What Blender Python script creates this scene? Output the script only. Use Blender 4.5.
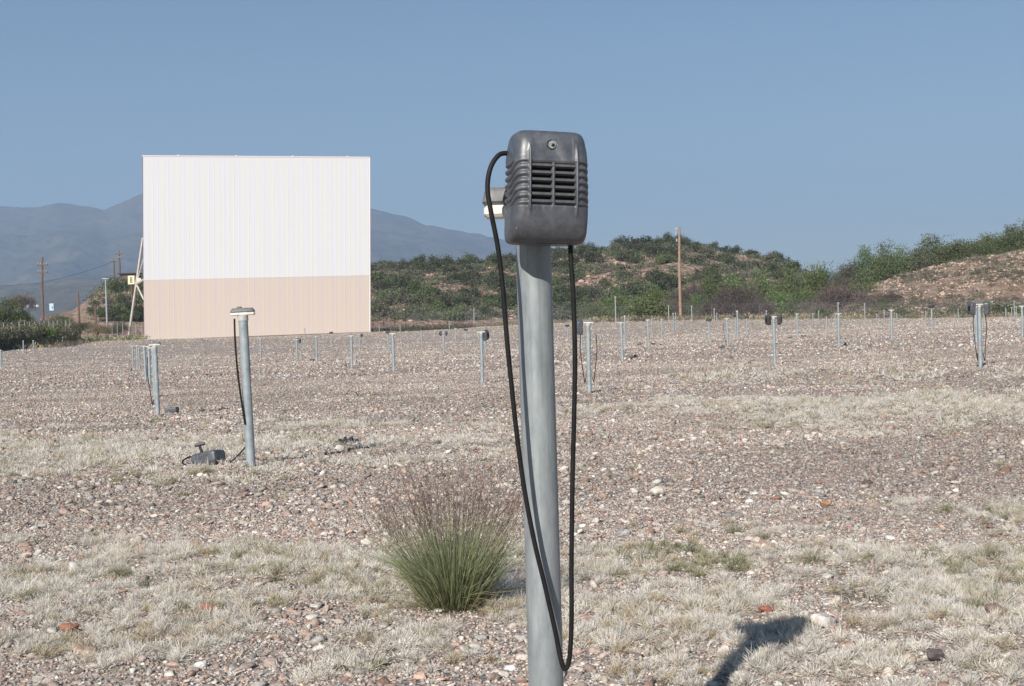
import bpy, math, random
import numpy as np
from mathutils import Matrix, Vector, Quaternion
R = math.radians
random.seed(7)
rng = np.random.default_rng(11)
sc = bpy.context.scene
COL = sc.collection
for o in list(bpy.data.objects): bpy.data.objects.remove(o)

# ------------------------------------------------------------ camera
W, H, F = 1024, 686, 1422.0
CAM = np.array([0.0, 0.0, 0.92])
PITCH, ROLL = R(-0.846), R(-1.7)
cam_d = bpy.data.cameras.new('camera'); cam = bpy.data.objects.new('camera', cam_d); COL.objects.link(cam)
cam_d.sensor_width = 36; cam_d.lens = F * 36 / W; cam_d.clip_start = 0.05; cam_d.clip_end = 40000
MC = Matrix.Rotation(R(90) + PITCH, 4, 'X') @ Matrix.Rotation(ROLL, 4, 'Z')
cam.matrix_world = Matrix.Translation(Vector(CAM)) @ MC
sc.camera = cam
RM = np.array(MC.to_3x3())
# ------------------------------------------------------------ world, sun, exposure
SUN_AZ, SUN_EL = R(21.6), R(31.3)          # sun behind the viewer, to the left
w = bpy.data.worlds.new('World'); sc.world = w; w.use_nodes = True
nt = w.node_tree; nt.nodes.clear()
sky = nt.nodes.new('ShaderNodeTexSky'); sky.sky_type = 'NISHITA'; sky.sun_disc = False
sky.sun_elevation = SUN_EL; sky.sun_rotation = R(180) + SUN_AZ
sky.altitude = 900; sky.air_density = 1.0; sky.dust_density = .35; sky.ozone_density = 1.1
bg = nt.nodes.new('ShaderNodeBackground'); bg.inputs['Strength'].default_value = 0.055
wo = nt.nodes.new('ShaderNodeOutputWorld')
hsv = nt.nodes.new('ShaderNodeHueSaturation'); hsv.inputs['Saturation'].default_value = 1.16; hsv.inputs['Hue'].default_value = .497
nt.links.new(sky.outputs[0], hsv.inputs['Color']); nt.links.new(hsv.outputs[0], bg.inputs[0]); nt.links.new(bg.outputs[0], wo.inputs[0])
sl = bpy.data.lights.new('sun', 'SUN'); sl.energy = 4.9; sl.angle = R(0.53); sl.color = (1.0, 0.95, 0.885)
sun = bpy.data.objects.new('sun', sl); COL.objects.link(sun)
sdir = Vector((math.sin(SUN_AZ) * math.cos(SUN_EL), math.cos(SUN_AZ) * math.cos(SUN_EL), -math.sin(SUN_EL)))
sun.rotation_euler = sdir.to_track_quat('-Z', 'Y').to_euler(); sun.location = (-5, -12, 9)
sc.view_settings.view_transform = 'Standard'; sc.view_settings.look = 'None'
sc.view_settings.gamma = 1; sc.view_settings.exposure = 0.38; sc.view_settings.use_curve_mapping = False
sc.cycles.volume_bounces = 1; sc.cycles.max_bounces = 6; sc.cycles.transparent_max_bounces = 16

# ------------------------------------------------------------ helpers
def ray(px, py):
    v = np.array([(px - W / 2) / F, -(py - H / 2) / F, -1.0])
    return RM @ v
def P(px, py, d):
    r = ray(px, py); return CAM + r * (d / r[1])
def proj(x, y, z):
    p = np.stack([x - CAM[0], y - CAM[1], z - CAM[2]], -1) @ RM
    q = -p[..., 2]; q = np.where(q > 1e-3, q, 1e-3)
    return W / 2 + F * p[..., 0] / q, H / 2 - F * p[..., 1] / q
def _hash(ix, iy, s):
    n = (ix.astype(np.int64) * 374761393 + iy.astype(np.int64) * 668265263 + s * 1442695041) & 0xffffffff
    n = ((n ^ (n >> 13)) * 1274126177) & 0xffffffff
    return ((n ^ (n >> 16)) & 0xffff) / 65535.0
def vnoise(x, y, s=0):
    x = np.asarray(x, float); y = np.asarray(y, float)
    ix = np.floor(x); iy = np.floor(y); fx = x - ix; fy = y - iy
    fx = fx * fx * (3 - 2 * fx); fy = fy * fy * (3 - 2 * fy)
    a = _hash(ix, iy, s); b = _hash(ix + 1, iy, s); c = _hash(ix, iy + 1, s); d = _hash(ix + 1, iy + 1, s)
    return (a * (1 - fx) + b * fx) * (1 - fy) + (c * (1 - fx) + d * fx) * fy
def fbm(x, y, o=4, s=0):
    t = 0; a = 0.5; n = 0
    for k in range(o):
        t = t + a * vnoise(x * 2 ** k + 13.7 * k, y * 2 ** k - 7.1 * k, s + k); n += a; a *= .5
    return t / n
def sm(a, b, x):
    t = np.clip((x - a) / (b - a), 0, 1); return t * t * (3 - 2 * t)

def tag(o, label=None, cat=None, group=None, kind=None):
    if label: o['label'] = label
    if cat: o['category'] = cat
    if group: o['group'] = group
    if kind: o['kind'] = kind
    return o
def link(name, me, mats, parent=None):
    o = bpy.data.objects.new(name, me); COL.objects.link(o)
    for m in (mats if isinstance(mats, (list, tuple)) else [mats]):
        if m and m.name not in [q.name for q in me.materials if q]: me.materials.append(m)
    if parent: o.parent = parent
    return o
def npmesh(name, V, Fc, nper, cols=None, smooth=False, midx=None):
    """V (n,3); Fc (m,nper) array, or list of such arrays with nper list"""
    me = bpy.data.meshes.new(name)
    if not isinstance(Fc, list): Fc = [Fc]
    V = np.ascontiguousarray(V, np.float32)
    me.vertices.add(len(V)); me.vertices.foreach_set('co', V.ravel())
    loops = np.concatenate([f.ravel() for f in Fc]).astype(np.int32)
    tot = np.concatenate([np.full(len(f), f.shape[1]) for f in Fc]).astype(np.int32)
    st = np.concatenate([[0], np.cumsum(tot)[:-1]]).astype(np.int32)
    me.loops.add(len(loops)); me.loops.foreach_set('vertex_index', loops)
    me.polygons.add(len(tot)); me.polygons.foreach_set('loop_start', st); me.polygons.foreach_set('loop_total', tot)
    if smooth: me.polygons.foreach_set('use_smooth', np.ones(len(tot), bool))
    if midx is not None: me.polygons.foreach_set('material_index', np.ascontiguousarray(midx, np.int32))
    me.update(calc_edges=True); me.validate()
    if cols is not None:
        a = me.color_attributes.new('Col', 'FLOAT_COLOR', 'POINT')
        c = np.ones((len(V), 4), np.float32); c[:, :3] = cols
        a.data.foreach_set('color', c.ravel())
    return me
class MB:
    """collects boxes, tubes and lathes into one mesh"""
    def __init__(s): s.v = []; s.f = []; s.n = 0
    def add(s, vs, fs):
        s.v += [tuple(v) for v in vs]; s.f += [tuple(i + s.n for i in f) for f in fs]; s.n += len(vs); return s
    def box(s, c, d, rot=None):
        vs = []
        for x in (-.5, .5):
            for y in (-.5, .5):
                for z in (-.5, .5):
                    p = Vector((x * d[0], y * d[1], z * d[2]))
                    if rot is not None: p = rot @ p
                    vs.append(p + Vector(c))
        return s.add(vs, [(0, 1, 3, 2), (4, 6, 7, 5), (0, 4, 5, 1), (2, 3, 7, 6), (0, 2, 6, 4), (1, 5, 7, 3)])
    def tube(s, pts, r, seg=8, caps=True):
        pts = [Vector(p) for p in pts]; n = len(pts)
        rs = r if isinstance(r, (list, tuple)) else [r] * n
        vs = []; up = None
        for i, p in enumerate(pts):
            t = (pts[min(i + 1, n - 1)] - pts[max(i - 1, 0)]).normalized()
            if up is None:
                up = t.orthogonal().normalized()
            up = (up - t * up.dot(t)).normalized(); b = t.cross(up)
            for k in range(seg):
                a = 2 * math.pi * k / seg
                vs.append(p + (up * math.cos(a) + b * math.sin(a)) * rs[i])
        fs = [(i * seg + k, i * seg + (k + 1) % seg, (i + 1) * seg + (k + 1) % seg, (i + 1) * seg + k) for i in range(n - 1) for k in range(seg)]
        if caps: fs += [tuple(reversed(range(seg))), tuple((n - 1) * seg + k for k in range(seg))]
        return s.add(vs, fs)
    def rbox(s, c, d, r, seg=5, top=None):
        """box with rounded vertical edges and softened top/bottom; top: scale of top ring"""
        cx, cy, cz = c; hx, hy, hz = d[0] / 2, d[1] / 2, d[2] / 2
        ring = []
        for q, (sx, sy) in enumerate(((1, 1), (-1, 1), (-1, -1), (1, -1))):
            for k in range(seg + 1):
                a = math.pi / 2 * (q + k / seg)
                ring.append((sx * (hx - r), sy * (hy - r), math.cos(a), math.sin(a)))
        lv = [(-hz, r * .6), (-hz + r * .4, r), (hz - r * .4, r), (hz, r * .6)]
        vs = []; m = len(ring)
        for (z, rr) in lv:
            f = top if (top and z > 0) else 1
            for (x, y, ca, sa) in ring: vs.append((cx + (x + ca * rr) * f, cy + (y + sa * rr) * f, cz + z))
        fs = [(i * m + k, i * m + (k + 1) % m, (i + 1) * m + (k + 1) % m, (i + 1) * m + k) for i in range(3) for k in range(m)]
        fs += [tuple(reversed(range(m))), tuple(3 * m + k for k in range(m))]
        return s.add(vs, fs)
    def mesh(s, name, smooth=False):
        me = bpy.data.meshes.new(name); me.from_pydata(s.v, [], s.f); me.update()
        if smooth:
            me.polygons.foreach_set('use_smooth', np.ones(len(me.polygons), bool))
            try: me.set_sharp_from_angle(angle=R(40))
            except Exception: pass
        return me
    def build(s, name, mat, parent=None, smooth=False): return link(name, s.mesh(name, smooth), mat, parent)
def spline(pts, n=12):
    """Catmull-Rom through pts"""
    p = [Vector(q) for q in pts]; p = [2 * p[0] - p[1]] + p + [2 * p[-1] - p[-2]]; out = []
    for i in range(1, len(p) - 2):
        for k in range(n):
            t = k / n; a, b, c, d = p[i - 1], p[i], p[i + 1], p[i + 2]
            out.append(.5 * ((2 * b) + (c - a) * t + (2 * a - 5 * b + 4 * c - d) * t * t + (3 * b - a - 3 * c + d) * t ** 3))
    out.append(p[-2]); return out
def empty(name, loc=(0, 0, 0), rz=0):
    o = bpy.data.objects.new(name, None); COL.objects.link(o); o.location = loc; o.rotation_euler = (0, 0, rz)
    o.empty_display_size = .1; return o
def copy_tree(o, parent=None):
    c = o.copy(); COL.objects.link(c)
    if parent: c.parent = parent
    for ch in list(o.children): copy_tree(ch, c)
    return c

# ------------------------------------------------------------ materials
class NT:
    def __init__(s, name, rough=.8, spec=.3):
        m = bpy.data.materials.new(name); m.use_nodes = True; s.m = m; s.t = m.node_tree; s.t.nodes.clear()
        s.out = s.n('ShaderNodeOutputMaterial'); s.b = s.n('ShaderNodeBsdfPrincipled')
        s.l(s.b.outputs[0], s.out.inputs['Surface'])
        s.b.inputs['Roughness'].default_value = rough; s.b.inputs['Specular IOR Level'].default_value = spec
    def n(s, ty, **k):
        q = s.t.nodes.new(ty)
        for a, v in k.items(): setattr(q, a, v)
        return q
    def l(s, a, b): s.t.links.new(a, b)
    def coord(s, kind='Object'): return s.n('ShaderNodeTexCoord').outputs[kind]
    def pos(s): return s.n('ShaderNodeNewGeometry').outputs['Position']
    def scale(s, vec, sc_):
        m = s.n('ShaderNodeMapping'); m.inputs['Scale'].default_value = sc_; s.l(vec, m.inputs[0]); return m.outputs[0]
    def noise(s, vec, scale, detail=4, rough=.6, dist=0):
        q = s.n('ShaderNodeTexNoise'); q.inputs['Scale'].default_value = scale; q.inputs['Detail'].default_value = detail
        q.inputs['Roughness'].default_value = rough; q.inputs['Distortion'].default_value = dist
        s.l(vec, q.inputs['Vector']); return q.outputs['Fac']
    def voro(s, vec, scale, out='Distance', feature='F1', rnd=1):
        q = s.n('ShaderNodeTexVoronoi'); q.feature = feature; q.inputs['Scale'].default_value = scale
        q.inputs['Randomness'].default_value = rnd; s.l(vec, q.inputs['Vector']); return q.outputs[out]
    def ramp(s, fac, stops, interp='LINEAR'):
        q = s.n('ShaderNodeValToRGB'); q.color_ramp.interpolation = interp; e = q.color_ramp.elements
        while len(e) > 1: e.remove(e[0])
        e[0].position = stops[0][0]; e[0].color = col4(stops[0][1])
        for p_, c_ in stops[1:]:
            x = e.new(p_); x.color = col4(c_)
        s.l(fac, q.inputs[0]); return q.outputs[0]
    def mix(s, fac, a, b, mode='MIX'):
        q = s.n('ShaderNodeMix', data_type='RGBA', blend_type=mode)
        if isinstance(fac, (int, float)): q.inputs[0].default_value = fac
        else: s.l(fac, q.inputs[0])
        for v, i in ((a, 6), (b, 7)):
            if isinstance(v, tuple): q.inputs[i].default_value = col4(v)
            else: s.l(v, q.inputs[i])
        return q.outputs[2]
    def math(s, op, a, b=None):
        q = s.n('ShaderNodeMath', operation=op)
        for v, i in ((a, 0), (b, 1)):
            if v is None: continue
            if isinstance(v, (int, float)): q.inputs[i].default_value = v
            else: s.l(v, q.inputs[i])
        return q.outputs[0]
    def base(s, c):
        if isinstance(c, tuple): s.b.inputs['Base Color'].default_value = col4(c)
        else: s.l(c, s.b.inputs['Base Color'])
    def bump(s, h, strength=.5, dist=.01):
        q = s.n('ShaderNodeBump'); q.inputs['Strength'].default_value = strength; q.inputs['Distance'].default_value = dist
        s.l(h, q.inputs['Height']); s.l(q.outputs[0], s.b.inputs['Normal'])
def col4(c):
    if isinstance(c, (int, float)): return (c, c, c, 1)
    return (c[0], c[1], c[2], 1)
def vcol_mat(name, rough=.85, trans=0, rnd=0.0, bump=None):
    m = NT(name, rough, .2); a = m.n('ShaderNodeVertexColor'); a.layer_name = 'Col'; c = a.outputs[0]
    if rnd:
        oi = m.n('ShaderNodeObjectInfo')
        hs = m.n('ShaderNodeHueSaturation')
        hs.inputs['Saturation'].default_value = 1
        v = m.math('MULTIPLY_ADD', oi.outputs['Random'], rnd); v.node.inputs[2].default_value = 1 - rnd / 2
        h = m.math('MULTIPLY_ADD', oi.outputs['Random'], .05); h.node.inputs[2].default_value = .475
        m.l(v, hs.inputs['Value']); m.l(h, hs.inputs['Hue']); m.l(c, hs.inputs['Color']); c = hs.outputs[0]
    m.base(c)
    if bump: m.bump(m.noise(m.pos(), bump[0], 5), bump[1], bump[2])
    if trans:
        t = m.n('ShaderNodeBsdfTranslucent'); m.l(c, t.inputs[0]); x = m.n('ShaderNodeMixShader'); x.inputs[0].default_value = trans
        m.l(m.b.outputs[0], x.inputs[1]); m.l(t.outputs[0], x.inputs[2]); m.l(x.outputs[0], m.out.inputs[0])
    return m.m
def plain(name, c, rough=.6, metal=0, noise=None, c2=None, bump=0, spec=.4):
    m = NT(name, rough, spec); m.b.inputs['Metallic'].default_value = metal
    if noise:
        f = m.noise(m.coord(), noise, 6, .65)
        m.base(m.mix(m.ramp(f, [(.35, 0), (.65, 1)]), c, c2 or tuple(x * .7 for x in c)))
        if bump: m.bump(f, bump, .003)
    else: m.base(c)
    return m.m

# ------------------------------------------------------------ posts seen in the field: px x, top y, base y
POSTS = [  # (x, ytop, ybase, flags, label)
 (244,308,468,'lean', 'tall leaning speaker post nearest behind the big near post, standing before the tan screen base'),
 (158,342,415,'', 'front speaker post of the receding row left of the screen, with cord along its foot'),
 (155,346,397,'', 'second speaker post of the receding row, tucked right behind the front one'),
 (150,345,385,'', 'third speaker post of the receding row left of the screen'),
 (146,344.5,381,'', 'fourth speaker post of the receding row left of the screen'),
 (139.7,347,370.4,'', 'fifth speaker post of the receding row, shorter than its neighbours'),
 (137.5,344.5,369,'', 'sixth speaker post of the receding row left of the screen'),
 (133,345,366,'', 'farthest speaker post ending the receding row left of the screen'),
 (1.5,351.7,374,'bare', 'short post at the left edge of the field'),
 (24,347.7,363.8,'bare', 'small bare post left of its twin below the brush fence'),
 (34,347,363,'bare', 'small bare post right of its twin below the brush fence'),
 (63,339.4,351.7,'', 'tiny white-headed post alone at the far left field edge'),
 (261,337,360,'', 'small speaker post just right of the tall leaning post, before the screen'),
 (297.5,338.5,362.5,'R', 'small speaker post with a speaker on its right side, before the screen'),
 (317,335,361.5,'', 'white-headed speaker post in front of the middle right of the screen base'),
 (305,328,340,'', 'tiny distant post standing at the foot of the screen'),
 (331.5,332,347.5,'S', 'distant dark-headed post near the screen base right of its middle'),
 (352,334.5,368,'', 'taller speaker post before the right end of the screen'),
 (355.5,332,347,'', 'distant post directly behind the taller one at the screen right end'),
 (360,333.5,351.5,'R', 'distant post with a dark speaker, nearest the right edge of the screen'),
 (379.5,325.5,334,'bare', 'tiny pale post just right of the screen edge'),
 (388.5,331.5,351,'S', 'dark-headed speaker post close behind the tall post right of the screen'),
 (394,332,371,'', 'clean tall speaker post first to the right of the screen'),
 (400.5,325.5,337,'bare', 'tiny pale post above the first tall post right of the screen'),
 (421.8,328,344.5,'S', 'distant dark-headed post left of the post with two oval speakers'),
 (444,331,355.5,'LR', 'speaker post with two grey speakers flaring to both sides'),
 (449.5,321.5,332,'bare', 'tiny pale post above the post with two flaring speakers'),
 (456,328,343.5,'', 'small distant post right of the post with two flaring speakers'),
 (466,329,346.5,'S', 'small dark-headed post left of the tall post with a speaker behind'),
 (482.5,330,383,'B', 'tall speaker post just left of the big near post, grey speaker behind its right side'),
 (485.5,331,352,'', 'distant speaker post hidden close behind the tall one left of the big near post'),
 (568,325,342,'S', 'small distant post showing between the big near pole and its right cord'),
 (582,322,349,'', 'speaker post half hidden by the grey speaker just right of the near looped cord'),
 (589.5,320,392,'Lc', 'tall speaker post right of the near looped cord, grey speaker on its left'),
 (622.5,321,360,'', 'plain speaker post between the dark-footed post and the round green bush'),
 (625,314,337,'bare', 'thin taller post right behind the plain one left of the round bush'),
 (648.5,319,345.5,'', 'white-headed speaker post in front of the round green bush'),
 (652,318.5,333,'', 'distant post right behind the one before the round green bush'),
 (662,318.5,337,'', 'small post midway between round green bush and brown utility pole'),
 (673.5,313,326.5,'bare', 'left one of two bare posts below the brown utility pole'),
 (676,313,326.5,'bare', 'right one of two bare posts below the brown utility pole'),
 (709.5,319,343,'S', 'dark-headed post first right of the brown utility pole'),
 (728,317.5,347,'c', 'speaker post with fallen speaker at its foot, right of the brown utility pole'),
 (717,313,323.5,'bare', 'tiny pale post left of the close cluster behind the field'),
 (736,315,334,'S', 'dark-headed post just right of the post with a fallen speaker'),
 (738,309,332,'bare', 'thin tall bare post rising behind a dark-headed one'),
 (747,316.5,333.5,'S', 'small dark-headed post halfway to the post carrying two black speakers'),
 (775,315,364,'LRd', 'speaker post carrying two black speakers, one on each side'),
 (797.5,313,336.5,'', 'white T-headed post right of the post with two black speakers'),
 (813,313,325,'', 'tiny T-headed post above the gap before the bright bush'),
 (819,311,322.5,'bare', 'tiny bare post beside the bright low bush at the far edge'),
 (827,314,334.5,'S', 'grey-headed post left of the tall pale post on the right'),
 (839,312.5,347,'', 'tall pale post midway on the right with junk at its foot'),
 (836,313,328,'', 'distant post right behind the tall pale one'),
 (877,312,324,'S', 'tiny post at the far edge left of the dark-footed thin post'),
 (884.5,310,322.5,'bare', 'tiny bare post at the far edge below the eroded slope'),
 (892,309,339.5,'', 'thin speaker post below the left end of the eroded slope'),
 (897,311.5,325,'S', 'tiny dark-headed post right behind the thin one below the slope'),
 (926,309,323,'S', 'tiny dark-headed post left of its taller neighbour below the slope'),
 (932,305.5,329.5,'S', 'dark-headed post standing below the middle of the eroded slope'),
 (958.5,309,320.5,'bare', 'tiny pale post left of the big post with two speakers'),
 (980.5,302,365.5,'LRc', 'big speaker post on the right with two grey speakers and hanging cords'),
 (976.5,305,342,'', 'speaker post close behind the big one with two speakers'),
 (1006,306,319,'S', 'tiny dark-headed post right of the big post, first of three'),
 (1012,307,320,'', 'tiny post right of the big post, middle of three'),
 (1016.5,306,319,'', 'tiny post right of the big post, last of three'),
 (1022.5,305,338,'', 'speaker post cut by the right edge of the picture'),
]
# ------------------------------------------------------------ ground height: smooth surface through measured post feet
ctl = []
for (x, t, b, fl, lb) in POSTS:
    d = F * (1.02 if x in (158, 589.5, 980.5, 482.5, 775) else 1.0) / (b - t)
    if 'bare' in fl: continue
    if d > 125: continue
    ctl.append(P(x, b, d))
for (px, py, d) in [(143,340,170),(250,337,175),(369,332,180),(420,331,150),(520,325.5,150),(600,322,150),(700,320.5,145),(800,319.5,145),(900,319,145),(1024,317.5,145),
                    (0,352,95),(60,343,110),(100,340,125),(-200,365,70),(-200,352,150),(1250,312,140),(1250,330,40)]:
    ctl.append(P(px, py, d))
for u in (-.6, -.3, 0, .3, .6):
    for y in (1.5, 2.6, 4.0): ctl.append(np.array([u * y, y, 0.0]))
    ctl.append(np.array([u * 6.5, 6.5, -0.01 ]))
    for y in (260, 400, 2500, 9000): ctl.append(np.array([u * y, y, {260: .2 + .5 * u, 400: 0, 2500: -2, 9000: -4}[y]]))
for u in (-.35, .35): ctl.append(np.array([u * 13, 13, -.06 if u < 0 else 0]))
ctl = np.array(ctl)
def uv(x, y):
    yy = np.maximum(y, 1.5); return np.stack([np.clip(x / yy, -.6, .6) * 3.0, np.log(yy)], -1)
CU = uv(ctl[:, 0], ctl[:, 1])
def tk(r2): return np.where(r2 > 1e-12, .5 * r2 * np.log(np.maximum(r2, 1e-12)), 0)
_d = ((CU[:, None] - CU[None]) ** 2).sum(-1); n_ = len(CU)
A = np.zeros((n_ + 3, n_ + 3)); A[:n_, :n_] = tk(_d) + np.eye(n_) * .02
A[:n_, n_] = 1; A[:n_, n_ + 1:] = CU; A[n_, :n_] = 1; A[n_ + 1:, :n_] = CU.T
SOL = np.linalg.solve(A, np.concatenate([ctl[:, 2], [0, 0, 0]]))
def gz0(x, y):
    x = np.asarray(x, float); y = np.asarray(y, float); sh = x.shape
    q = uv(x.ravel(), y.ravel()); out = np.zeros(len(q))
    for i in range(0, len(q), 40000):
        qq = q[i:i + 40000]; d2 = ((qq[:, None] - CU[None]) ** 2).sum(-1)
        out[i:i + 40000] = tk(d2) @ SOL[:n_] + SOL[n_] + qq @ SOL[n_ + 1:]
    return out.reshape(sh)
def gz(x, y):
    z = gz0(x, y)
    near = 1 - sm(14, 40, y)
    z = z + (fbm(np.asarray(x) * 1.3, np.asarray(y) * 1.3, 3, 5) - .5) * .045 * near + (fbm(np.asarray(x) * 6, np.asarray(y) * 6, 2, 9) - .5) * .018 * near
    return z
def on_ground(px, d):
    r = ray(px, 322); x = r[0] / r[1] * d
    z = float(gz(x, d)); return np.array([x, d, z])
def hit(px, py):
    """point of the ground seen at a pixel"""
    r = ray(px, py); r = r / r[1]; d = np.geomspace(1.6, 200, 900)
    z = CAM[2] + r[2] * d; g = gz(r[0] * d, d); k = np.where(z <= g)[0]
    k = k[0] if len(k) else len(d) - 1
    return np.array([r[0] * d[k], d[k], g[k]])

# ------------------------------------------------------------ grass density over the field (1 = thick pale grass)
def gband(px, py, x0, y0, sx, sy): return np.exp(-((px - x0) / sx) ** 2 - ((py - y0) / sy) ** 2)
def grass_density(x, y, z):
    px, py = proj(x, y, z)
    n1 = fbm(x * .9, y * .9, 4, 31); n2 = fbm(x * 2.6, y * 2.6, 3, 77)
    g = .10 + 0 * px
    g = g + 1.8 * gband(px, py, 860, 590, 240, 60) + .9 * gband(px, py, 640, 600, 120, 40) + .7 * gband(px, py, 900, 690, 300, 40)
    g = g + .9 * gband(px, py, 340, 655, 190, 55) + .6 * gband(px, py, 60, 605, 130, 45) + .35 * gband(px, py, 200, 560, 140, 30)
    line = 415 - (px - 440) * .02
    g = g + .85 * np.exp(-((py - line) / 9) ** 2) * sm(430, 600, px) + .45 * np.exp(-((py - 428) / 16) ** 2) * sm(560, 900, px)
    g = g + .6 * gband(px, py, 130, 462, 150, 20) + .55 * gband(px, py, 380, 455, 120, 18) + .45 * gband(px, py, 330, 428, 120, 8) 
    g = g + .35 * np.exp(-((py - 378) / 7) ** 2) * sm(560, 760, px) + .3 * gband(px, py, 60, 440, 100, 12)
    g = g * (.35 + 1.3 * sm(.32, .66, n1)) * (.5 + sm(.3, .7, n2))
    g = g + 1.4 * gband(px, py, 690, 688, 45, 16)
    g = g - .6 * gband(px, py, 800, 478, 280, 26) - .35 * gband(px, py, 150, 515, 200, 22)
    return np.clip(sm(.18, .62, g) * 1.05, 0, 1.1)

# ------------------------------------------------------------ ground sheet
us = np.concatenate([-np.geomspace(3, .47, 24), np.linspace(-.45, .45, 241), np.geomspace(.47, 3, 24)])
ys = np.concatenate([np.linspace(-120, 1.0, 26), np.geomspace(1.4, 16, 330), np.geomspace(16.3, 9000, 260)])
UU, YY = np.meshgrid(us, ys)
XX = np.clip(UU * (4 + np.abs(YY - 4)), -9000, 9000)
ZZ = gz(XX, YY)
nv, nu = XX.shape
idx = np.arange(nv * nu).reshape(nv, nu)
FQ = np.stack([idx[:-1, :-1], idx[:-1, 1:], idx[1:, 1:], idx[1:, :-1]], -1).reshape(-1, 4)
gd = grass_density(XX, YY, ZZ); gd = np.where((YY < 2), .4, gd); gd = gd * (YY < 160)
me = npmesh('ground', np.stack([XX, YY, ZZ], -1).reshape(-1, 3), FQ, 4, smooth=True, cols=np.repeat(gd.reshape(-1, 1), 3, 1))
m = NT('gravel_ground', .9, .15); pos = m.pos()
cols = [(0, (.31, .25, .22)), (.16, (.42, .37, .34)), (.3, (.23, .18, .16)), (.42, (.37, .31, .28)), (.56, (.50, .45, .41)), (.68, (.28, .26, .25)), (.8, (.36, .27, .24)), (.9, (.60, .56, .52)), (.97, (.17, .14, .13))]
def cellcol(sc_, ang):
    q = m.n('ShaderNodeTexVoronoi'); q.inputs['Scale'].default_value = sc_; m.l(m.scale(pos, (1, 1, .2)), q.inputs['Vector'])
    sp = m.n('ShaderNodeSeparateColor'); m.l(q.outputs['Color'], sp.inputs[0])
    return m.ramp(sp.outputs[0], cols, 'CONSTANT'), q.outputs['Distance']
c1, d1 = cellcol(24, 0); c2, d2 = cellcol(9, 0); c3, d3 = cellcol(3.2, 0)
soil = m.ramp(m.noise(pos, 3, 6, .7), [(.3, (.22, .175, .15)), (.7, (.33, .27, .235))])
c = m.mix(.62, soil, c1); c = m.mix(m.ramp(d2, [(.25, .45), (.4, 0)]), c, c2)
spy = m.n('ShaderNodeSeparateXYZ'); m.l(pos, spy.inputs[0])
c = m.mix(m.math('MULTIPLY', m.ramp(m.math('DIVIDE', spy.outputs[1], 200), [(.12, 0), (.35, .75)]), m.ramp(d3, [(.3, 1), (.45, 0)])), c, c3)
va = m.n('ShaderNodeVertexColor'); va.layer_name = 'Col'
gr = m.ramp(m.noise(pos, 14, 5, .75), [(.3, (.17, .145, .11)), (.55, (.30, .265, .21)), (.75, (.46, .42, .35))])  # ground below the grass: shade in the gaps put into the darker tones
gf = m.math('MULTIPLY', va.outputs[0], m.ramp(m.noise(pos, 1.7, 5, .7), [(.35, .25), (.6, 1)]))
gf = m.math('MULTIPLY', gf, .8)
c = m.mix(gf, c, gr)
# far field: dry straw bands
sp = m.n('ShaderNodeSeparateXYZ'); m.l(pos, sp.inputs[0])
far = m.ramp(m.math('DIVIDE', sp.outputs[1], 400), [(.12, 0), (.22, .25), (.33, .8), (.5, 1)])
straw = m.ramp(m.noise(m.scale(pos, (.03, .16, .1)), 1.0, 5, .65), [(.4, 0), (.62, 1)])
c = m.mix(m.math('MULTIPLY', far, straw), c, (.43, .36, .25))
c = m.mix(m.ramp(m.noise(m.scale(pos, (.5, 1, 1)), .5, 4, .6), [(.35, .25), (.6, 0)]), c, (.30, .235, .215))
m.base(c)
hgt = m.math('SUBTRACT', 1, d1); m.bump(m.math('ADD', hgt, m.math('MULTIPLY', m.noise(pos, 60, 3), .5)), .8, .02)
g = link('ground', me, m.m); g['kind'] = 'structure'
GROUND_MAT = m.m

# ------------------------------------------------------------ mountains and hills
def ridge(name, prof, d0, d1, d2, zbase, rough, seed, mat, rows=70, step=4, relief=1.0, frontpow=1.3, x0=None, x1=None):
    """heightfield between distances d0..d2 whose crest at d1 is seen along the profile"""
    xs = np.arange(x0, x1 + 1, step, dtype=float); yy = np.interp(xs, [p[0] for p in prof], [p[1] for p in prof])
    crest = np.array([P(a, b, d1) for a, b in zip(xs, yy)])
    t = np.concatenate([np.linspace(0, 1, rows), 1 + np.linspace(0, 1, rows // 3)[1:]])
    V = np.zeros((len(t), len(xs), 3))
    for i, tt in enumerate(t):
        d = d0 + (d1 - d0) * tt if tt <= 1 else d1 + (d2 - d1) * (tt - 1)
        X = crest[:, 0] / d1 * d
        h = tt ** frontpow if tt <= 1 else (1 - (tt - 1) ** 1.6)
        h = h if tt > 1 else h * .5 + .5 * (h * h * (3 - 2 * h))
        zt = zbase + (crest[:, 2] - zbase) * h
        amp = (crest[:, 2] - zbase) * relief * np.sin(math.pi * min(tt, 1)) if tt <= 1 else 0
        r_ = 1 - 2 * np.abs(fbm(X / rough, np.full_like(X, d / rough * .8), 5, seed) - .5)
        zt = zt + amp * (r_ - .75) + (0 if tt > 1 else 0)
        zt = zt + (fbm(X / rough * 6, np.full_like(X, d / rough * 6), 3, seed + 3) - .5) * (d1 - d0) * .012 * min(1, tt * 4)
        V[i, :, 0] = X; V[i, :, 1] = d; V[i, :, 2] = zt
    n, k = V.shape[:2]; ix = np.arange(n * k).reshape(n, k)
    Fq = np.stack([ix[:-1, :-1], ix[:-1, 1:], ix[1:, 1:], ix[1:, :-1]], -1).reshape(-1, 4)
    o = link(name, npmesh(name, V.reshape(-1, 3), Fq, 4, smooth=True), mat); o['kind'] = 'structure'
    return o, V
m = NT('mountain_scrub', .95, .1); p_ = m.pos()
f = m.noise(p_, .004, 8, .65); f2 = m.noise(p_, .03, 5, .7)
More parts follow.
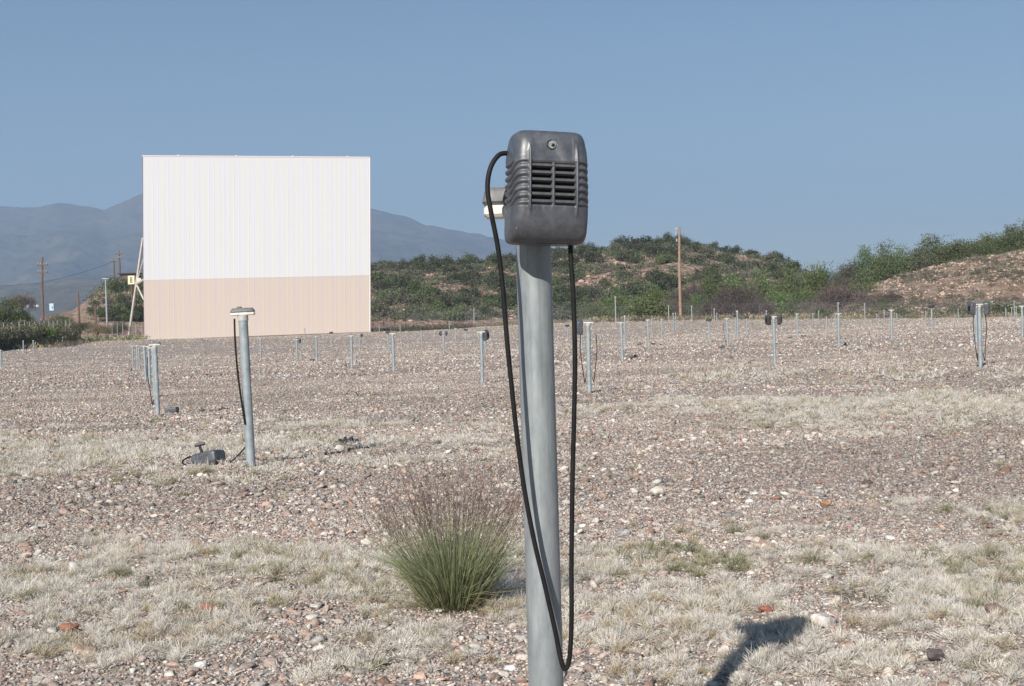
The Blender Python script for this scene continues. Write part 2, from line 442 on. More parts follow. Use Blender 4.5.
m.base(m.mix(m.ramp(f2, [(.45, 0), (.6, .8)]), m.ramp(f, [(.35, (.10, .085, .06)), (.65, (.16, .13, .10))]), (.045, .052, .03)))
MOUNT = m.m
m = NT('hill_soil', .95, .1); p_ = m.pos()
f = m.noise(p_, .12, 7, .7); f2 = m.noise(p_, .6, 6, .7)
c = m.mix(m.ramp(f2, [(.4, 0), (.6, 1)]), m.ramp(f, [(.35, (.42, .29, .225)), (.5, (.48, .35, .27)), (.68, (.50, .40, .31))]), (.30, .19, .145))
rk = m.voro(p_, .9); c = m.mix(m.ramp(rk, [(.12, .7), (.3, 0)]), c, (.45, .30, .24))
c = m.mix(m.ramp(m.noise(p_, 1.6, 4, .7), [(.5, 0), (.62, .75)]), c, (.11, .105, .06))
m.base(c); m.bump(m.math('ADD', f2, m.math('MULTIPLY', rk, -.7)), 1.0, 1.2)
HILLM = m.m
m = NT('bank_soil', .95, .1); p_ = m.pos()
f = m.noise(p_, .25, 7, .7); f2 = m.noise(p_, 1.2, 6, .75)
c = m.mix(m.ramp(f2, [(.42, 0), (.6, 1)]), m.ramp(f, [(.35, (.62, .45, .34)), (.5, (.68, .53, .42)), (.66, (.50, .29, .19))]), (.44, .31, .225))
m.base(c); m.bump(m.math('ADD', f2, m.noise(p_, .45, 4, .6)), 1.0, 2.2)
BANKM = m.m
ridge('mountains', [(-500,250),(-300,225),(-100,214),(0,207),(35,208),(60,205),(90,207),(105,210),(120,203),(140,196),(200,176),(240,168),(290,180),(340,198),(370,209),(385,213),(400,218),(420,225),(440,228),(455,232),(480,236),(500,240),(530,246),(600,256),(700,266),(800,272),(860,276),(1000,280),(1500,276)],
      2600, 6400, 7600, -6, 900, 41, MOUNT, rows=110, step=3, relief=.42, frontpow=1.5, x0=-500, x1=1500)
ridge('foothills', [(-500,300),(-200,290),(0,289),(40,283),(80,279),(120,276),(160,270),(250,268),(340,280),(400,292),(520,310),(900,318),(1500,315)],
      1500, 2900, 3500, -4, 420, 47, MOUNT, rows=80, step=3, relief=.5, frontpow=1.2, x0=-500, x1=1500)
_, HA = ridge('hill', [(330,287),(345,280),(360,275),(370,272),(385,270),(400,268),(420,267),(450,267),(480,265),(500,262),(530,259),(560,256),(600,251),(640,248),(655,246),(672,245),(700,249),(730,254),(760,259),(790,268),(805,274),(830,286),(860,299),(900,311),(960,318)],
      215, 330, 400, -.5, 26, 51, HILLM, rows=90, step=2, relief=.26, frontpow=.95, x0=330, x1=960)
_, HB = ridge('hill', [(40,318),(60,314),(74,310),(88,301),(100,291),(108,283),(118,279),(140,277),(170,270),(220,262),(280,262),(330,268),(420,290),(500,318)],
      230, 320, 380, -1, 30, 57, HILLM, rows=60, step=2, relief=.2, frontpow=1.0, x0=40, x1=500)
_, HC = ridge('bank', [(780,316),(810,306),(835,296),(860,288),(885,281),(900,276),(920,270),(945,264),(970,258),(1000,253),(1024,249),(1100,240),(1300,225),(1500,225)],
      166, 200, 280, -1.2, 11, 63, BANKM, rows=130, step=1.2, relief=.5, frontpow=.7, x0=780, x1=1500)

# ------------------------------------------------------------ haze
hz = MB().box((0, 4650, 445), (19600, 10100, 915)).build('haze', None)
m = bpy.data.materials.new('haze'); m.use_nodes = True; m.node_tree.nodes.clear()
o_ = m.node_tree.nodes.new('ShaderNodeOutputMaterial'); v_ = m.node_tree.nodes.new('ShaderNodeVolumePrincipled')
v_.inputs['Color'].default_value = (.50, .69, .96, 1); v_.inputs['Density'].default_value = 1.8e-4; v_.inputs['Anisotropy'].default_value = .1
m.node_tree.links.new(v_.outputs[0], o_.inputs['Volume'])
hz.data.materials.append(m); hz['kind'] = 'stuff'; hz['label'] = 'thin pale haze filling the air towards the mountains'; hz['category'] = 'haze'

# ------------------------------------------------------------ stones
STC = np.array([(.36,.27,.24),(.46,.40,.36),(.30,.20,.17),(.38,.31,.28),(.54,.49,.45),(.27,.26,.26),(.44,.30,.25),(.66,.62,.58),(.18,.14,.13),(.30,.17,.13),(.40,.27,.21),(.40,.37,.35),(.50,.42,.35)])
STC = STC * np.array([1.05, 1.06, 1.01])
STP = np.array([.15,.15,.07,.16,.12,.08,.07,.03,.04,.008,.012,.12,.05]); STP = STP / STP.sum()
def ico(sub):
    import bmesh
    b = bmesh.new(); bmesh.ops.create_icosphere(b, subdivisions=sub, radius=1)
    v = np.array([q.co[:] for q in b.verts]); f = np.array([[q.index for q in p.verts] for p in b.faces]); b.free(); return v, f
ICO1, ICO2, ICO3 = ico(1), ico(2), ico(3)
OCT = (np.array([(1,0,0),(0,1,0),(-1,0,0),(0,-1,0),(0,0,1),(0,0,-1.)]), np.array([(0,1,4),(1,2,4),(2,3,4),(3,0,4),(1,0,5),(2,1,5),(3,2,5),(0,3,5)]))
def stone_variants(base, k, seed):
    r = np.random.default_rng(seed); v, f = base; out = []
    for i in range(k):
        q = v.copy()
        if len(v) < 10:
            q = q * r.uniform(.75, 1.25, (len(v), 1)) + r.normal(0, .18, v.shape); q *= np.array([1, r.uniform(.6, 1), r.uniform(.32, .62)]); out.append(q); continue
        q = q * (1 + .28 * (fbm(q[:, 0] * 1.6 + i * 3.1, q[:, 1] * 1.6 + q[:, 2] * 1.3, 2, seed + i) - .5))[:, None]
        for j in range(13):      # cut the ball with planes to get broken facets
            nrm = r.normal(size=3); nrm /= np.linalg.norm(nrm); dd = r.uniform(.40, .78)
            s_ = q @ nrm; q = np.where((s_ > dd)[:, None], q - nrm * (s_ - dd)[:, None], q)
        q *= np.array([1, r.uniform(.6, .95), r.uniform(.28, .62)]); out.append(q)
    return out, f
def strip_points(r, n, ymin, ymax):
    """even scatter over the strip of ground around the line of sight, wider than the view"""
    n = int(n * (.8 * (ymax ** 2 - ymin ** 2) / 2 + 2 * (ymax - ymin)) / (.86 * (ymax ** 2 - ymin ** 2) / 2))
    y = r.uniform(ymin, ymax, n * 3); y = y[r.uniform(0, 1, n * 3) < (.4 * y + 1) / (.4 * ymax + 1)][:n]
    return r.uniform(-1, 1, len(y)) * (.4 * y + 1), y
def stones(name, n, ymin, ymax, smin, smax, base, seed, pw=2.2, mask=None, cmul=1.0, sink=.3):
    r = np.random.default_rng(seed)
    x, y = strip_points(r, n, ymin, ymax); n = len(x)
    z0 = gz(x, y)
    if mask is not None:
        k = mask(x, y, z0, r); x, y, z0 = x[k], y[k], z0[k]; n = len(x)
    s = smin + (smax - smin) * r.uniform(0, 1, n) ** pw
    var, f = stone_variants(base, 14, seed)
    vi = r.integers(0, 14, n); VV = np.array(var)[vi]      # n,k,3
    a = r.uniform(0, 2 * math.pi, n); ca, sa = np.cos(a), np.sin(a)
    tx, ty = r.normal(0, .18, n), r.normal(0, .18, n)
    X = VV[..., 0] * ca[:, None] - VV[..., 1] * sa[:, None]; Y = VV[..., 0] * sa[:, None] + VV[..., 1] * ca[:, None]
    Z = VV[..., 2] + X * tx[:, None] + Y * ty[:, None]
    s2 = s[:, None] / 2
    V = np.stack([X * s2 + x[:, None], Y * s2 + y[:, None], Z * s2 + (z0 + s * .5 * .40 * (1 - 2 * sink))[:, None]], -1)
    k = VV.shape[1]; Fc = (f[None] + (np.arange(n) * k)[:, None, None]).reshape(-1, 3)
    c = STC[r.choice(len(STC), n, p=STP)] * r.uniform(.7, 1.22, (n, 1)) * cmul * (.86 + .30 * sm(.3, .7, fbm(x / 2.2, y / 1.6, 3, 321)))[:, None]
    c = np.clip(c, .03, .75)
    me = npmesh(name, V.reshape(-1, 3), Fc, 3, cols=np.repeat(c, k, 0))
    return me
STONEM = vcol_mat('stone', .85, bump=(110, .8, .006))
_t = STONEM.node_tree; _vc = [n for n in _t.nodes if n.type == 'VERTEX_COLOR'][0]; _b = [n for n in _t.nodes if n.type == 'BSDF_PRINCIPLED'][0]
_g = _t.nodes.new('ShaderNodeNewGeometry'); _n = _t.nodes.new('ShaderNodeTexNoise'); _n.inputs['Scale'].default_value = 60; _n.inputs['Detail'].default_value = 6; _n.inputs['Roughness'].default_value = .75
_r = _t.nodes.new('ShaderNodeMapRange'); _r.inputs[1].default_value = .3; _r.inputs[2].default_value = .7; _r.inputs[3].default_value = .55; _r.inputs[4].default_value = 1.3
_m = _t.nodes.new('ShaderNodeVectorMath'); _m.operation = 'SCALE'
_t.links.new(_g.outputs['Position'], _n.inputs['Vector']); _t.links.new(_n.outputs['Fac'], _r.inputs[0]); _t.links.new(_vc.outputs[0], _m.inputs[0]); _t.links.new(_r.outputs[0], _m.inputs['Scale']); _t.links.new(_m.outputs[0], _b.inputs['Base Color'])
def less_in_grass(x, y, z, r): return r.uniform(0, 1, len(x)) > grass_density(x, y, z) * .45
def fines(x, y, z, r): return r.uniform(0, 1, len(x)) > grass_density(x, y, z) * .1
for nm, args in (('gravel', dict(n=150000, ymin=2.6, ymax=7, smin=.005, smax=.021, base=OCT, seed=1, pw=1.6, cmul=.96)),
                 ('gravel', dict(n=12500, ymin=2.6, ymax=7, smin=.014, smax=.068, base=ICO2, seed=11, pw=4.2, cmul=.96)),
                 ('gravel', dict(n=170000, ymin=7, ymax=15, smin=.010, smax=.030, base=OCT, seed=2, pw=1.6, cmul=.96)),
                 ('gravel', dict(n=22000, ymin=7, ymax=15, smin=.02, smax=.10, base=ICO1, seed=12, pw=6, cmul=.96)),
                 ('gravel', dict(n=120000, ymin=14.7, ymax=34, smin=.020, smax=.055, base=OCT, seed=3, pw=1.8, cmul=.95)),
                 ('gravel', dict(n=12000, ymin=14.7, ymax=34, smin=.04, smax=.13, base=ICO1, seed=13, pw=4.5, cmul=.96)),
                 ('gravel', dict(n=75000, ymin=33, ymax=80, smin=.04, smax=.13, base=OCT, seed=4, pw=2.6, cmul=1.0)),
                 ('gravel', dict(n=42000, ymin=78, ymax=165, smin=.07, smax=.20, base=OCT, seed=6, pw=2.6, cmul=1.05))):
    o = link(nm, stones(nm, mask=fines if args['base'] is OCT and args['ymax'] < 16 else less_in_grass, **args), STONEM)
    tag(o, 'loose pinkish grey gravel covering the bare field', 'gravel', kind='stuff')

# ------------------------------------------------------------ grass
def blades(pos, dirs, length, width, col_root, col_tip, droop, r):
    """pos (n,3) roots, dirs (n,3) unit, three-segment blades"""
    n = len(pos); side = np.cross(dirs, r.normal(size=(n, 3))); side /= np.linalg.norm(side, axis=1, keepdims=True) + 1e-9
    L = length[:, None]; w_ = width[:, None]
    out = dirs * np.array([1, 1, 0]); mid = pos + dirs * L * .5; tip = pos + dirs * L + out * L * droop[:, None] * .5; tip[:, 2] -= (L[:, 0] * droop * .35)
    V = np.stack([pos - side * w_ * .5, pos + side * w_ * .5, mid + side * w_ * .42, mid - side * w_ * .42, tip], 1)
    base_ = np.arange(n) * 5
    Fq = np.stack([base_, base_ + 1, base_ + 2, base_ + 3], -1); Ft = np.stack([base_ + 3, base_ + 2, base_ + 4], -1)
    cm = (col_root + col_tip) / 2
    C_ = np.stack([col_root, col_root, cm, cm, col_tip], 1)
    return V.reshape(-1, 3), Fq, Ft, C_.reshape(-1, 3)
BLADEM = vcol_mat('dry_grass', .7, trans=.35)
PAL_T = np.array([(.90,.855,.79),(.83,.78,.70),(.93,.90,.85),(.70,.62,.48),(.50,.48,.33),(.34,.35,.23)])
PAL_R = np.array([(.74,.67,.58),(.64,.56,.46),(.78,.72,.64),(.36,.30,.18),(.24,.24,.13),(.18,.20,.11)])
def tufts(name, n, ymin, ymax, per, h, spread, wid, seed, label, thr=1.0, green=.09, mode='density'):
    r = np.random.default_rng(seed)
    x, y = strip_points(r, n, ymin, ymax); n = len(x); z = gz(x, y)
    d = grass_density(x, y, z); bn_ = sm(.50, .64, fbm(x * .035 + 3, y * .13, 3, 222)) * .5
    k = r.uniform(0, 1, n) < (d * thr if mode == 'density' else bn_ if mode == 'bands' else (.25 + .75 * d) * thr)
    x, y, z, d = x[k], y[k], z[k], d[k]; n = len(x)
    size = (.35 + 1.25 * r.uniform(0, 1, n) ** 2) * (.6 + .5 * np.clip(d, 0, 1)); cl = fbm(x * 7, y * 7, 2, 44); size = np.clip(size, .5, 1.15) * (.6 + .7 * sm(.3, .7, cl))
    ti = np.where(r.uniform(0, 1, n) < green, r.integers(3, 6, n), r.integers(0, 4, n))
    rep = np.repeat(np.arange(n), per); N = len(rep)
    a = r.uniform(0, 2 * math.pi, N); rad = spread * np.sqrt(r.uniform(0, 1, N)) * size[rep]
    px_ = x[rep] + rad * np.cos(a); py_ = y[rep] + rad * np.sin(a)
    p = np.stack([px_, py_, z[rep] - .006], -1)
    a2 = a + r.normal(0, .9, N); tl = np.arccos(r.uniform(.0, 1, N)) * .42 + rad / spread / size[rep] * .75
    dr = np.stack([np.cos(a2) * np.sin(tl), np.sin(a2) * np.sin(tl), np.cos(tl)], -1)
    L = h * size[rep] * r.uniform(.4, 1.15, N)
    jit = r.uniform(.75, 1.12, (N, 1)) * r.uniform(.8, 1.05, n)[rep][:, None]
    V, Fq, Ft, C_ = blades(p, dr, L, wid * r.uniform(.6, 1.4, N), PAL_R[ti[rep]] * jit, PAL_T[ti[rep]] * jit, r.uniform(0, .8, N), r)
    o = link(name, npmesh(name, V, [Fq, Ft], None, cols=C_), BLADEM)
    tag(o, label, 'grass', kind='stuff'); return o
tufts('dry_grass', 5000, 2.8, 7.5, 30, .040, .014, .0018, 21, 'short pale dry grass in mats over the near ground', thr=1.5)
tufts('dry_grass', 11000, 7.3, 19, 18, .048, .028, .0045, 22, 'short pale dry grass in patches between the gravel', thr=1.2)
tufts('dry_grass', 22000, 18, 60, 11, .070, .09, .016, 23, 'pale dry grass patches further out on the field', thr=.9)
tufts('dry_grass', 34000, 48, 165, 9, .12, .3, .05, 26, 'straw coloured grass bands at the far end of the field', thr=2.4, mode='bands')
tufts('weeds', 1500, 2.8, 18, 34, .085, .05, .004, 24, 'small grey green weeds scattered between the stones', thr=.5, green=1.0, mode='all')
tufts('weeds', 4500, 18, 90, 12, .17, .13, .02, 25, 'small grey green weeds scattered far over the gravel', thr=.22, green=1.0, mode='all')

def cushions(name, sp, ymin, ymax, per, rad, hl, wid, seed, label, thr, pal_i, dens=True):
    """low domes of fine hairs radiating outwards, about sp metres apart"""
    r = np.random.default_rng(seed)
    gx, gy = np.meshgrid(np.arange(-.4 * ymax - 1, .4 * ymax + 1, sp), np.arange(ymin, ymax, sp)); x = gx.ravel() + (np.arange(gx.size) // gx.shape[1] % 2) * sp / 2; y = gy.ravel()
    x = x + r.uniform(-.42, .42, x.size) * sp; y = y + r.uniform(-.42, .42, x.size) * sp; k = np.abs(x) < .4 * y + 1; x, y = x[k], y[k]; n = len(x)
    z = gz(x, y); d = grass_density(x, y, z)
    cl = sm(.42, .56, fbm(x * 6.5, y * 6.5, 2, 404)) * sm(.28, .48, fbm(x * 1.6, y * 1.6, 3, 505))
    k = r.uniform(0, 1, n) < ((d ** 1.5) * (.06 + .94 * cl) * thr if dens else (.3 + .7 * d) * thr * sm(.45, .7, fbm(x * 1.3, y * 1.3, 3, 909)) * sm(.45, .6, fbm(x * 5, y * 5, 2, 910)))
    x, y, z, d = x[k], y[k], z[k], d[k]; n = len(x); sz = r.uniform(.5, 1.35, n) * (.75 + .45 * np.clip(d, 0, 1))
    hue = pal_i[r.integers(0, len(pal_i), n)]; bright = r.uniform(.82, 1.08, n)
    rep = np.repeat(np.arange(n), per); N = len(rep); a = r.uniform(0, 2 * math.pi, N); cz = r.uniform(0, 1, N) ** .8; sr = np.sqrt(1 - cz ** 2)
    nr = np.stack([np.cos(a) * sr, np.sin(a) * sr, cz], -1); lump = 1 + .35 * np.sin(a * 3 + rep * 1.7)
    root = np.stack([x[rep], y[rep], z[rep]], -1) + nr * (rad * sz[rep] * lump * r.uniform(.3, 1, N))[:, None] * np.array([1, 1, .85])
    dr = nr + r.normal(0, .45, (N, 3)); dr[:, 2] += .1; dr /= np.linalg.norm(dr, axis=1, keepdims=True)
    sd = np.cross(dr, r.normal(size=(N, 3))); sd /= np.linalg.norm(sd, axis=1, keepdims=True) + 1e-9
    L = (hl * sz[rep] * r.uniform(.5, 1.3, N))[:, None]; w_ = wid * r.uniform(.6, 1.4, (N, 1))
    V = np.stack([root - sd * w_ * .5, root + sd * w_ * .5, root + dr * L], 1).reshape(-1, 3)
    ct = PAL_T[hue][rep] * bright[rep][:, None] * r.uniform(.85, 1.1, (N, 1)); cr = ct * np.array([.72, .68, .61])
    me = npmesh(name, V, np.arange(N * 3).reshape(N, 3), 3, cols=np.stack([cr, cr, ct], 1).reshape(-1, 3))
    o = link(name, me, BLADEM); tag(o, label, 'grass', kind='stuff')
WHT = np.array([0, 0, 1, 2, 2, 2, 3]); GRN = np.array([4, 4, 5, 3])
cushions('cushion_grass', .050, 2.8, 7.5, 190, .023, .019, .0021, 61, 'fluffy whitish cushions of dry grass in the foreground', 1.6, WHT)
cushions('cushion_grass', .075, 7.3, 19, 64, .033, .027, .0046, 62, 'fluffy whitish cushions of dry grass in middle distance bands', 1.4, WHT)
cushions('cushion_grass', .19, 18, 60, 24, .07, .055, .013, 63, 'whitish cushions of dry grass far across the field', .9, WHT)
cushions('low_weeds', .10, 2.8, 10, 130, .026, .032, .0022, 64, 'olive green low weeds in small clumps near the camera', .75, GRN, False)
cushions('low_weeds', .26, 10, 45, 34, .055, .06, .008, 65, 'olive green low weeds in small clumps further off', .75, GRN, False)
# the tall bunchgrass left of the post
r = np.random.default_rng(5); bc = hit(453, 610)
bg_ = empty('bunchgrass', bc); tag(bg_, 'tall green bunchgrass clump with purplish seed heads left of the near post', 'grass clump')
def fan(n, rad, tilt, Lr, wid, c0, c1, droop, seed, name, thin=1):
    r = np.random.default_rng(seed); a = r.uniform(0, 2 * math.pi, n); q = np.sqrt(r.uniform(0, 1, n))
    p = np.stack([rad * q * np.cos(a), rad * q * np.sin(a), np.full(n, -.01)], -1)
    tl = tilt * q * r.uniform(.75, 1.2, n) + np.abs(r.normal(0, .07, n)); a2 = a + r.normal(0, .25, n)
    dr = np.stack([np.cos(a2) * np.sin(tl), np.sin(a2) * np.sin(tl), np.cos(tl)], -1)
    L = r.uniform(*Lr, n); j = r.uniform(.65, 1.25, (n, 1)); dp = r.uniform(0, droop, n)
    V, Fq, Ft, C_ = blades(p, dr, L, wid * r.uniform(.7, 1.3, n), c0[r.integers(0, len(c0), n)] * j, c1[r.integers(0, len(c1), n)] * j, dp, r)
    o = link(name, npmesh(name, V, [Fq, Ft], None, cols=C_), BLADEM, bg_); return p, dr, L, dp
g0 = np.array([(.15,.21,.08),(.20,.24,.11),(.32,.30,.18)]); g1 = np.array([(.29,.37,.16),(.40,.45,.25),(.58,.55,.40)])
fan(1500, .070, .56, (.20, .43), .0022, g0, g1, .7, 1, 'leaf_blades')
fan(520, .08, 1.1, (.10, .24), .0022, np.array([(.22,.2,.11)]), np.array([(.45,.40,.27),(.36,.33,.2)]), 1.0, 3, 'dry_blades')
p, dr, L, dp = fan(400, .062, .50, (.36, .52), .0016, np.array([(.12,.16,.06)]), np.array([(.30,.26,.18),(.27,.2,.16)]), .12, 2, 'stalks')
r = np.random.default_rng(9); PP = []; DD = []
for k in range(400):
    for j in range(13):
        t = r.uniform(.70, 1.0); PP.append(p[k] + dr[k] * L[k] * t + np.array([dr[k][0], dr[k][1], 0]) * L[k] * dp[k] * .5 * max(0, t - .5) * 2)
        q = dr[k] + r.normal(0, .32, 3); DD.append(q / np.linalg.norm(q))
PP = np.array(PP); DD = np.array(DD); N = len(PP); pc = np.array([(.19,.13,.12),(.27,.20,.17),(.36,.30,.23),(.16,.11,.11)])
ci = pc[r.integers(0, 4, N)] * r.uniform(.8, 1.25, (N, 1))
V, Fq, Ft, C_ = blades(PP, DD, r.uniform(.012, .03, N), r.uniform(.0012, .0022, N), ci, ci * 1.15, np.zeros(N), r)
link('seed_heads', npmesh('seed_heads', V, [Fq, Ft], None, cols=C_), BLADEM, bg_)

# ------------------------------------------------------------ notable rocks
def rock(px, py, wpx, ratio, colr, label, seed, rz=0.3):
    h = hit(px, py); s = wpx * 1.15 * h[1] / F; var, f = stone_variants(ICO3, 1, seed)
    v = var[0].copy(); v[:, 2] = v[:, 2] / np.abs(v[:, 2]).max() * ratio
    v = v + (fbm(v[:, 0] * 3 + seed, v[:, 1] * 3 + v[:, 2] * 2, 3, seed) - .5)[:, None] * .18 * np.sign(v)
    me = npmesh('rock', v * s / 2, f, 3, cols=np.repeat(np.array([colr]) , len(v), 0) * (.85 + .3 * fbm(v[:, 0] * 4, v[:, 1] * 4 + v[:, 2] * 3, 3, seed + 4))[:, None], smooth=False)
    o = link('rock', me, STONEM); o.location = (h[0], h[1], h[2] + s * ratio * .36); o.rotation_euler = (.05, .08, rz)
    tag(o, label, 'rock', 'larger rocks lying on the gravel')
rock(824, 627, 32, .42, (.60, .54, .50), 'pale pinkish rock touching the right end of the speaker shadow', 3)
rock(996, 618, 26, .6, (.24, .17, .14), 'rounded brown rock near the right edge of the foreground', 4)
rock(933, 663, 24, .55, (.14, .115, .115), 'dark grey rock beside the cream rock at lower right', 5)
rock(908, 664, 22, .45, (.55, .42, .31), 'cream tan rock left of the dark grey rock', 6)
rock(656, 497, 17, .6, (.62, .56, .48), 'cream rock alone on bare gravel right of the big near post', 7)
rock(825, 507, 14, .4, (.52, .28, .17), 'orange brown flat stone on the middle gravel right', 8)
rock(614, 645, 15, .55, (.40, .20, .14), 'reddish stone right of the near looped cord loop', 9)
rock(766, 613, 14, .5, (.34, .13, .09), 'dark red stone just above the speaker shadow', 10)
rock(726, 633, 13, .5, (.40, .16, .12), 'red stone at the bend of the speaker shadow', 11)
rock(70, 634, 22, .5, (.33, .16, .11), 'rust red rock at the lower left behind grey weeds', 12)
rock(145, 553, 20, .45, (.50, .34, .25), 'orange tan stone on the left middle gravel', 13)
rock(88, 658, 26, .45, (.42, .30, .23), 'broad tan rock at the bottom left', 14)
rock(208, 612, 17, .5, (.33, .12, .09), 'deep red stone at the left of the bunchgrass', 15)
rock(75, 573, 18, .6, (.66, .62, .58), 'white angular stone on the left gravel', 16)
rock(20, 575, 20, .35, (.56, .54, .52), 'flat whitish stone at the left edge of the foreground', 17)
rock(62, 612, 14, .6, (.25, .14, .11), 'small dark brown rock among weeds at left', 18)
rock(338, 451, 12, .5, (.58, .54, .50), 'whitish stone beside the dark curved clump', 19)
rock(685, 655, 15, .5, (.45, .36, .32), 'pinkish stone at the lower left end of the speaker shadow', 20)

# ------------------------------------------------------------ speaker posts
m = NT('galvanised_steel', .5, .5); p_ = m.coord()
f = m.noise(m.scale(p_, (1, 1, .35)), 38, 6, .7); f2 = m.noise(m.scale(p_, (4, 4, .5)), 9, 5, .7)
c = m.mix(m.ramp(f, [(.3, 0), (.7, 1)]), (.195, .215, .222), (.30, .322, .328)); c = m.mix(m.ramp(f2, [(.52, 0), (.72, .6)]), c, (.37, .40, .405)); c = m.mix(m.ramp(m.noise(m.scale(p_, (8, 8, .25)), 14, 5, .7), [(.54, 0), (.7, .5)]), c, (.13, .15, .16))
c = m.mix(m.ramp(m.noise(p_, 25, 6, .8), [(.68, 0), (.76, .5)]), c, (.19, .17, .15))
m.base(c); m.b.inputs['Metallic'].default_value = .25; m.l(m.ramp(f, [(.3, .42), (.7, .62)]), m.b.inputs['Roughness']); m.bump(m.noise(p_, 300, 3), .15, .0006)
GALV = m.m
m = NT('weathered_grey_plastic', .42, .65); p_ = m.coord()
f = m.noise(p_, 26, 7, .7); f2 = m.noise(m.scale(p_, (1, 1, .3)), 55, 6, .8)
c = m.ramp(f, [(.3, (.040, .043, .050)), (.5, (.068, .073, .085)), (.72, (.115, .12, .132))])
c = m.mix(m.ramp(f2, [(.58, 0), (.72, .6)]), c, (.21, .205, .205)); c = m.mix(m.ramp(m.noise(m.scale(p_, (1, 1, 3)), 14, 6, .8, 1.2), [(.56, 0), (.66, .5)]), c, (.045, .045, .05)); c = m.mix(m.ramp(m.noise(p_, 90, 3, .6), [(.70, 0), (.74, .8)]), c, (.30, .24, .20))
m.base(c); m.l(m.ramp(f2, [(.35, .32), (.7, .58)]), m.b.inputs['Roughness']); m.bump(f2, .25, .0012)
PLAST = m.m
GALV2 = plain('dull_galvanised_steel', (.33, .375, .39), .55, .15, noise=14, c2=(.22, .25, .265))
WHITEP = plain('yellowed_white_paint', (.74, .73, .69), .5, noise=40, c2=(.58, .52, .42))
CAPM = plain('grey_cap_paint', (.17, .17, .17), .5, noise=50, c2=(.10, .10, .105))
RUBBER = plain('black_rubber_cord', (.008, .008, .0085), .6, noise=60, c2=(.016, .015, .015), spec=.2)
BLACK = plain('black_void', (.008, .008, .008), .9)
SLAT = plain('grille_slat', (.09, .092, .098), .5, noise=70, c2=(.06, .06, .065))
CHROME = plain('worn_screw_metal', (.55, .56, .54), .4, .6, noise=200, c2=(.3, .3, .28))
DARKP = plain('black_plastic', (.03, .03, .033), .5, noise=40, c2=(.055, .055, .06))

WHITE2 = plain('grey_white_paint', (.46, .46, .45), .55, noise=30, c2=(.34, .33, .31))
def post_parts(root, hgt, seg=20, rad=.030, head=True, hw=.152, rust_foot=False):
    """hgt = total height of post with head"""
    top = hgt - .068 if head else hgt
    b = MB().tube([(0, 0, -.08), (0, 0, top * .5), (0, 0, top)], rad, seg); b.build('pole', GALV2, root, True)
    if head:
        b = MB().tube([(0, 0, top - .012), (0, 0, top + .022)], rad + .004, seg); b.build('collar', WHITE2, root, True)
        h = MB().rbox((0, 0, top + .031), (hw, .062, .018), .012, 3).build('head_plate', WHITEP, root, True)
        k = MB().rbox((0, 0, top + .0545), (hw * 1.02, .064, .028), .014, 4, top=.86).build('head_cap', CAPM, root, True)
        MB().tube([(-.02, 0, top + .066), (-.02, 0, top + .078)], [.02, .013], 10).build('head_knob', CAPM, k, True)

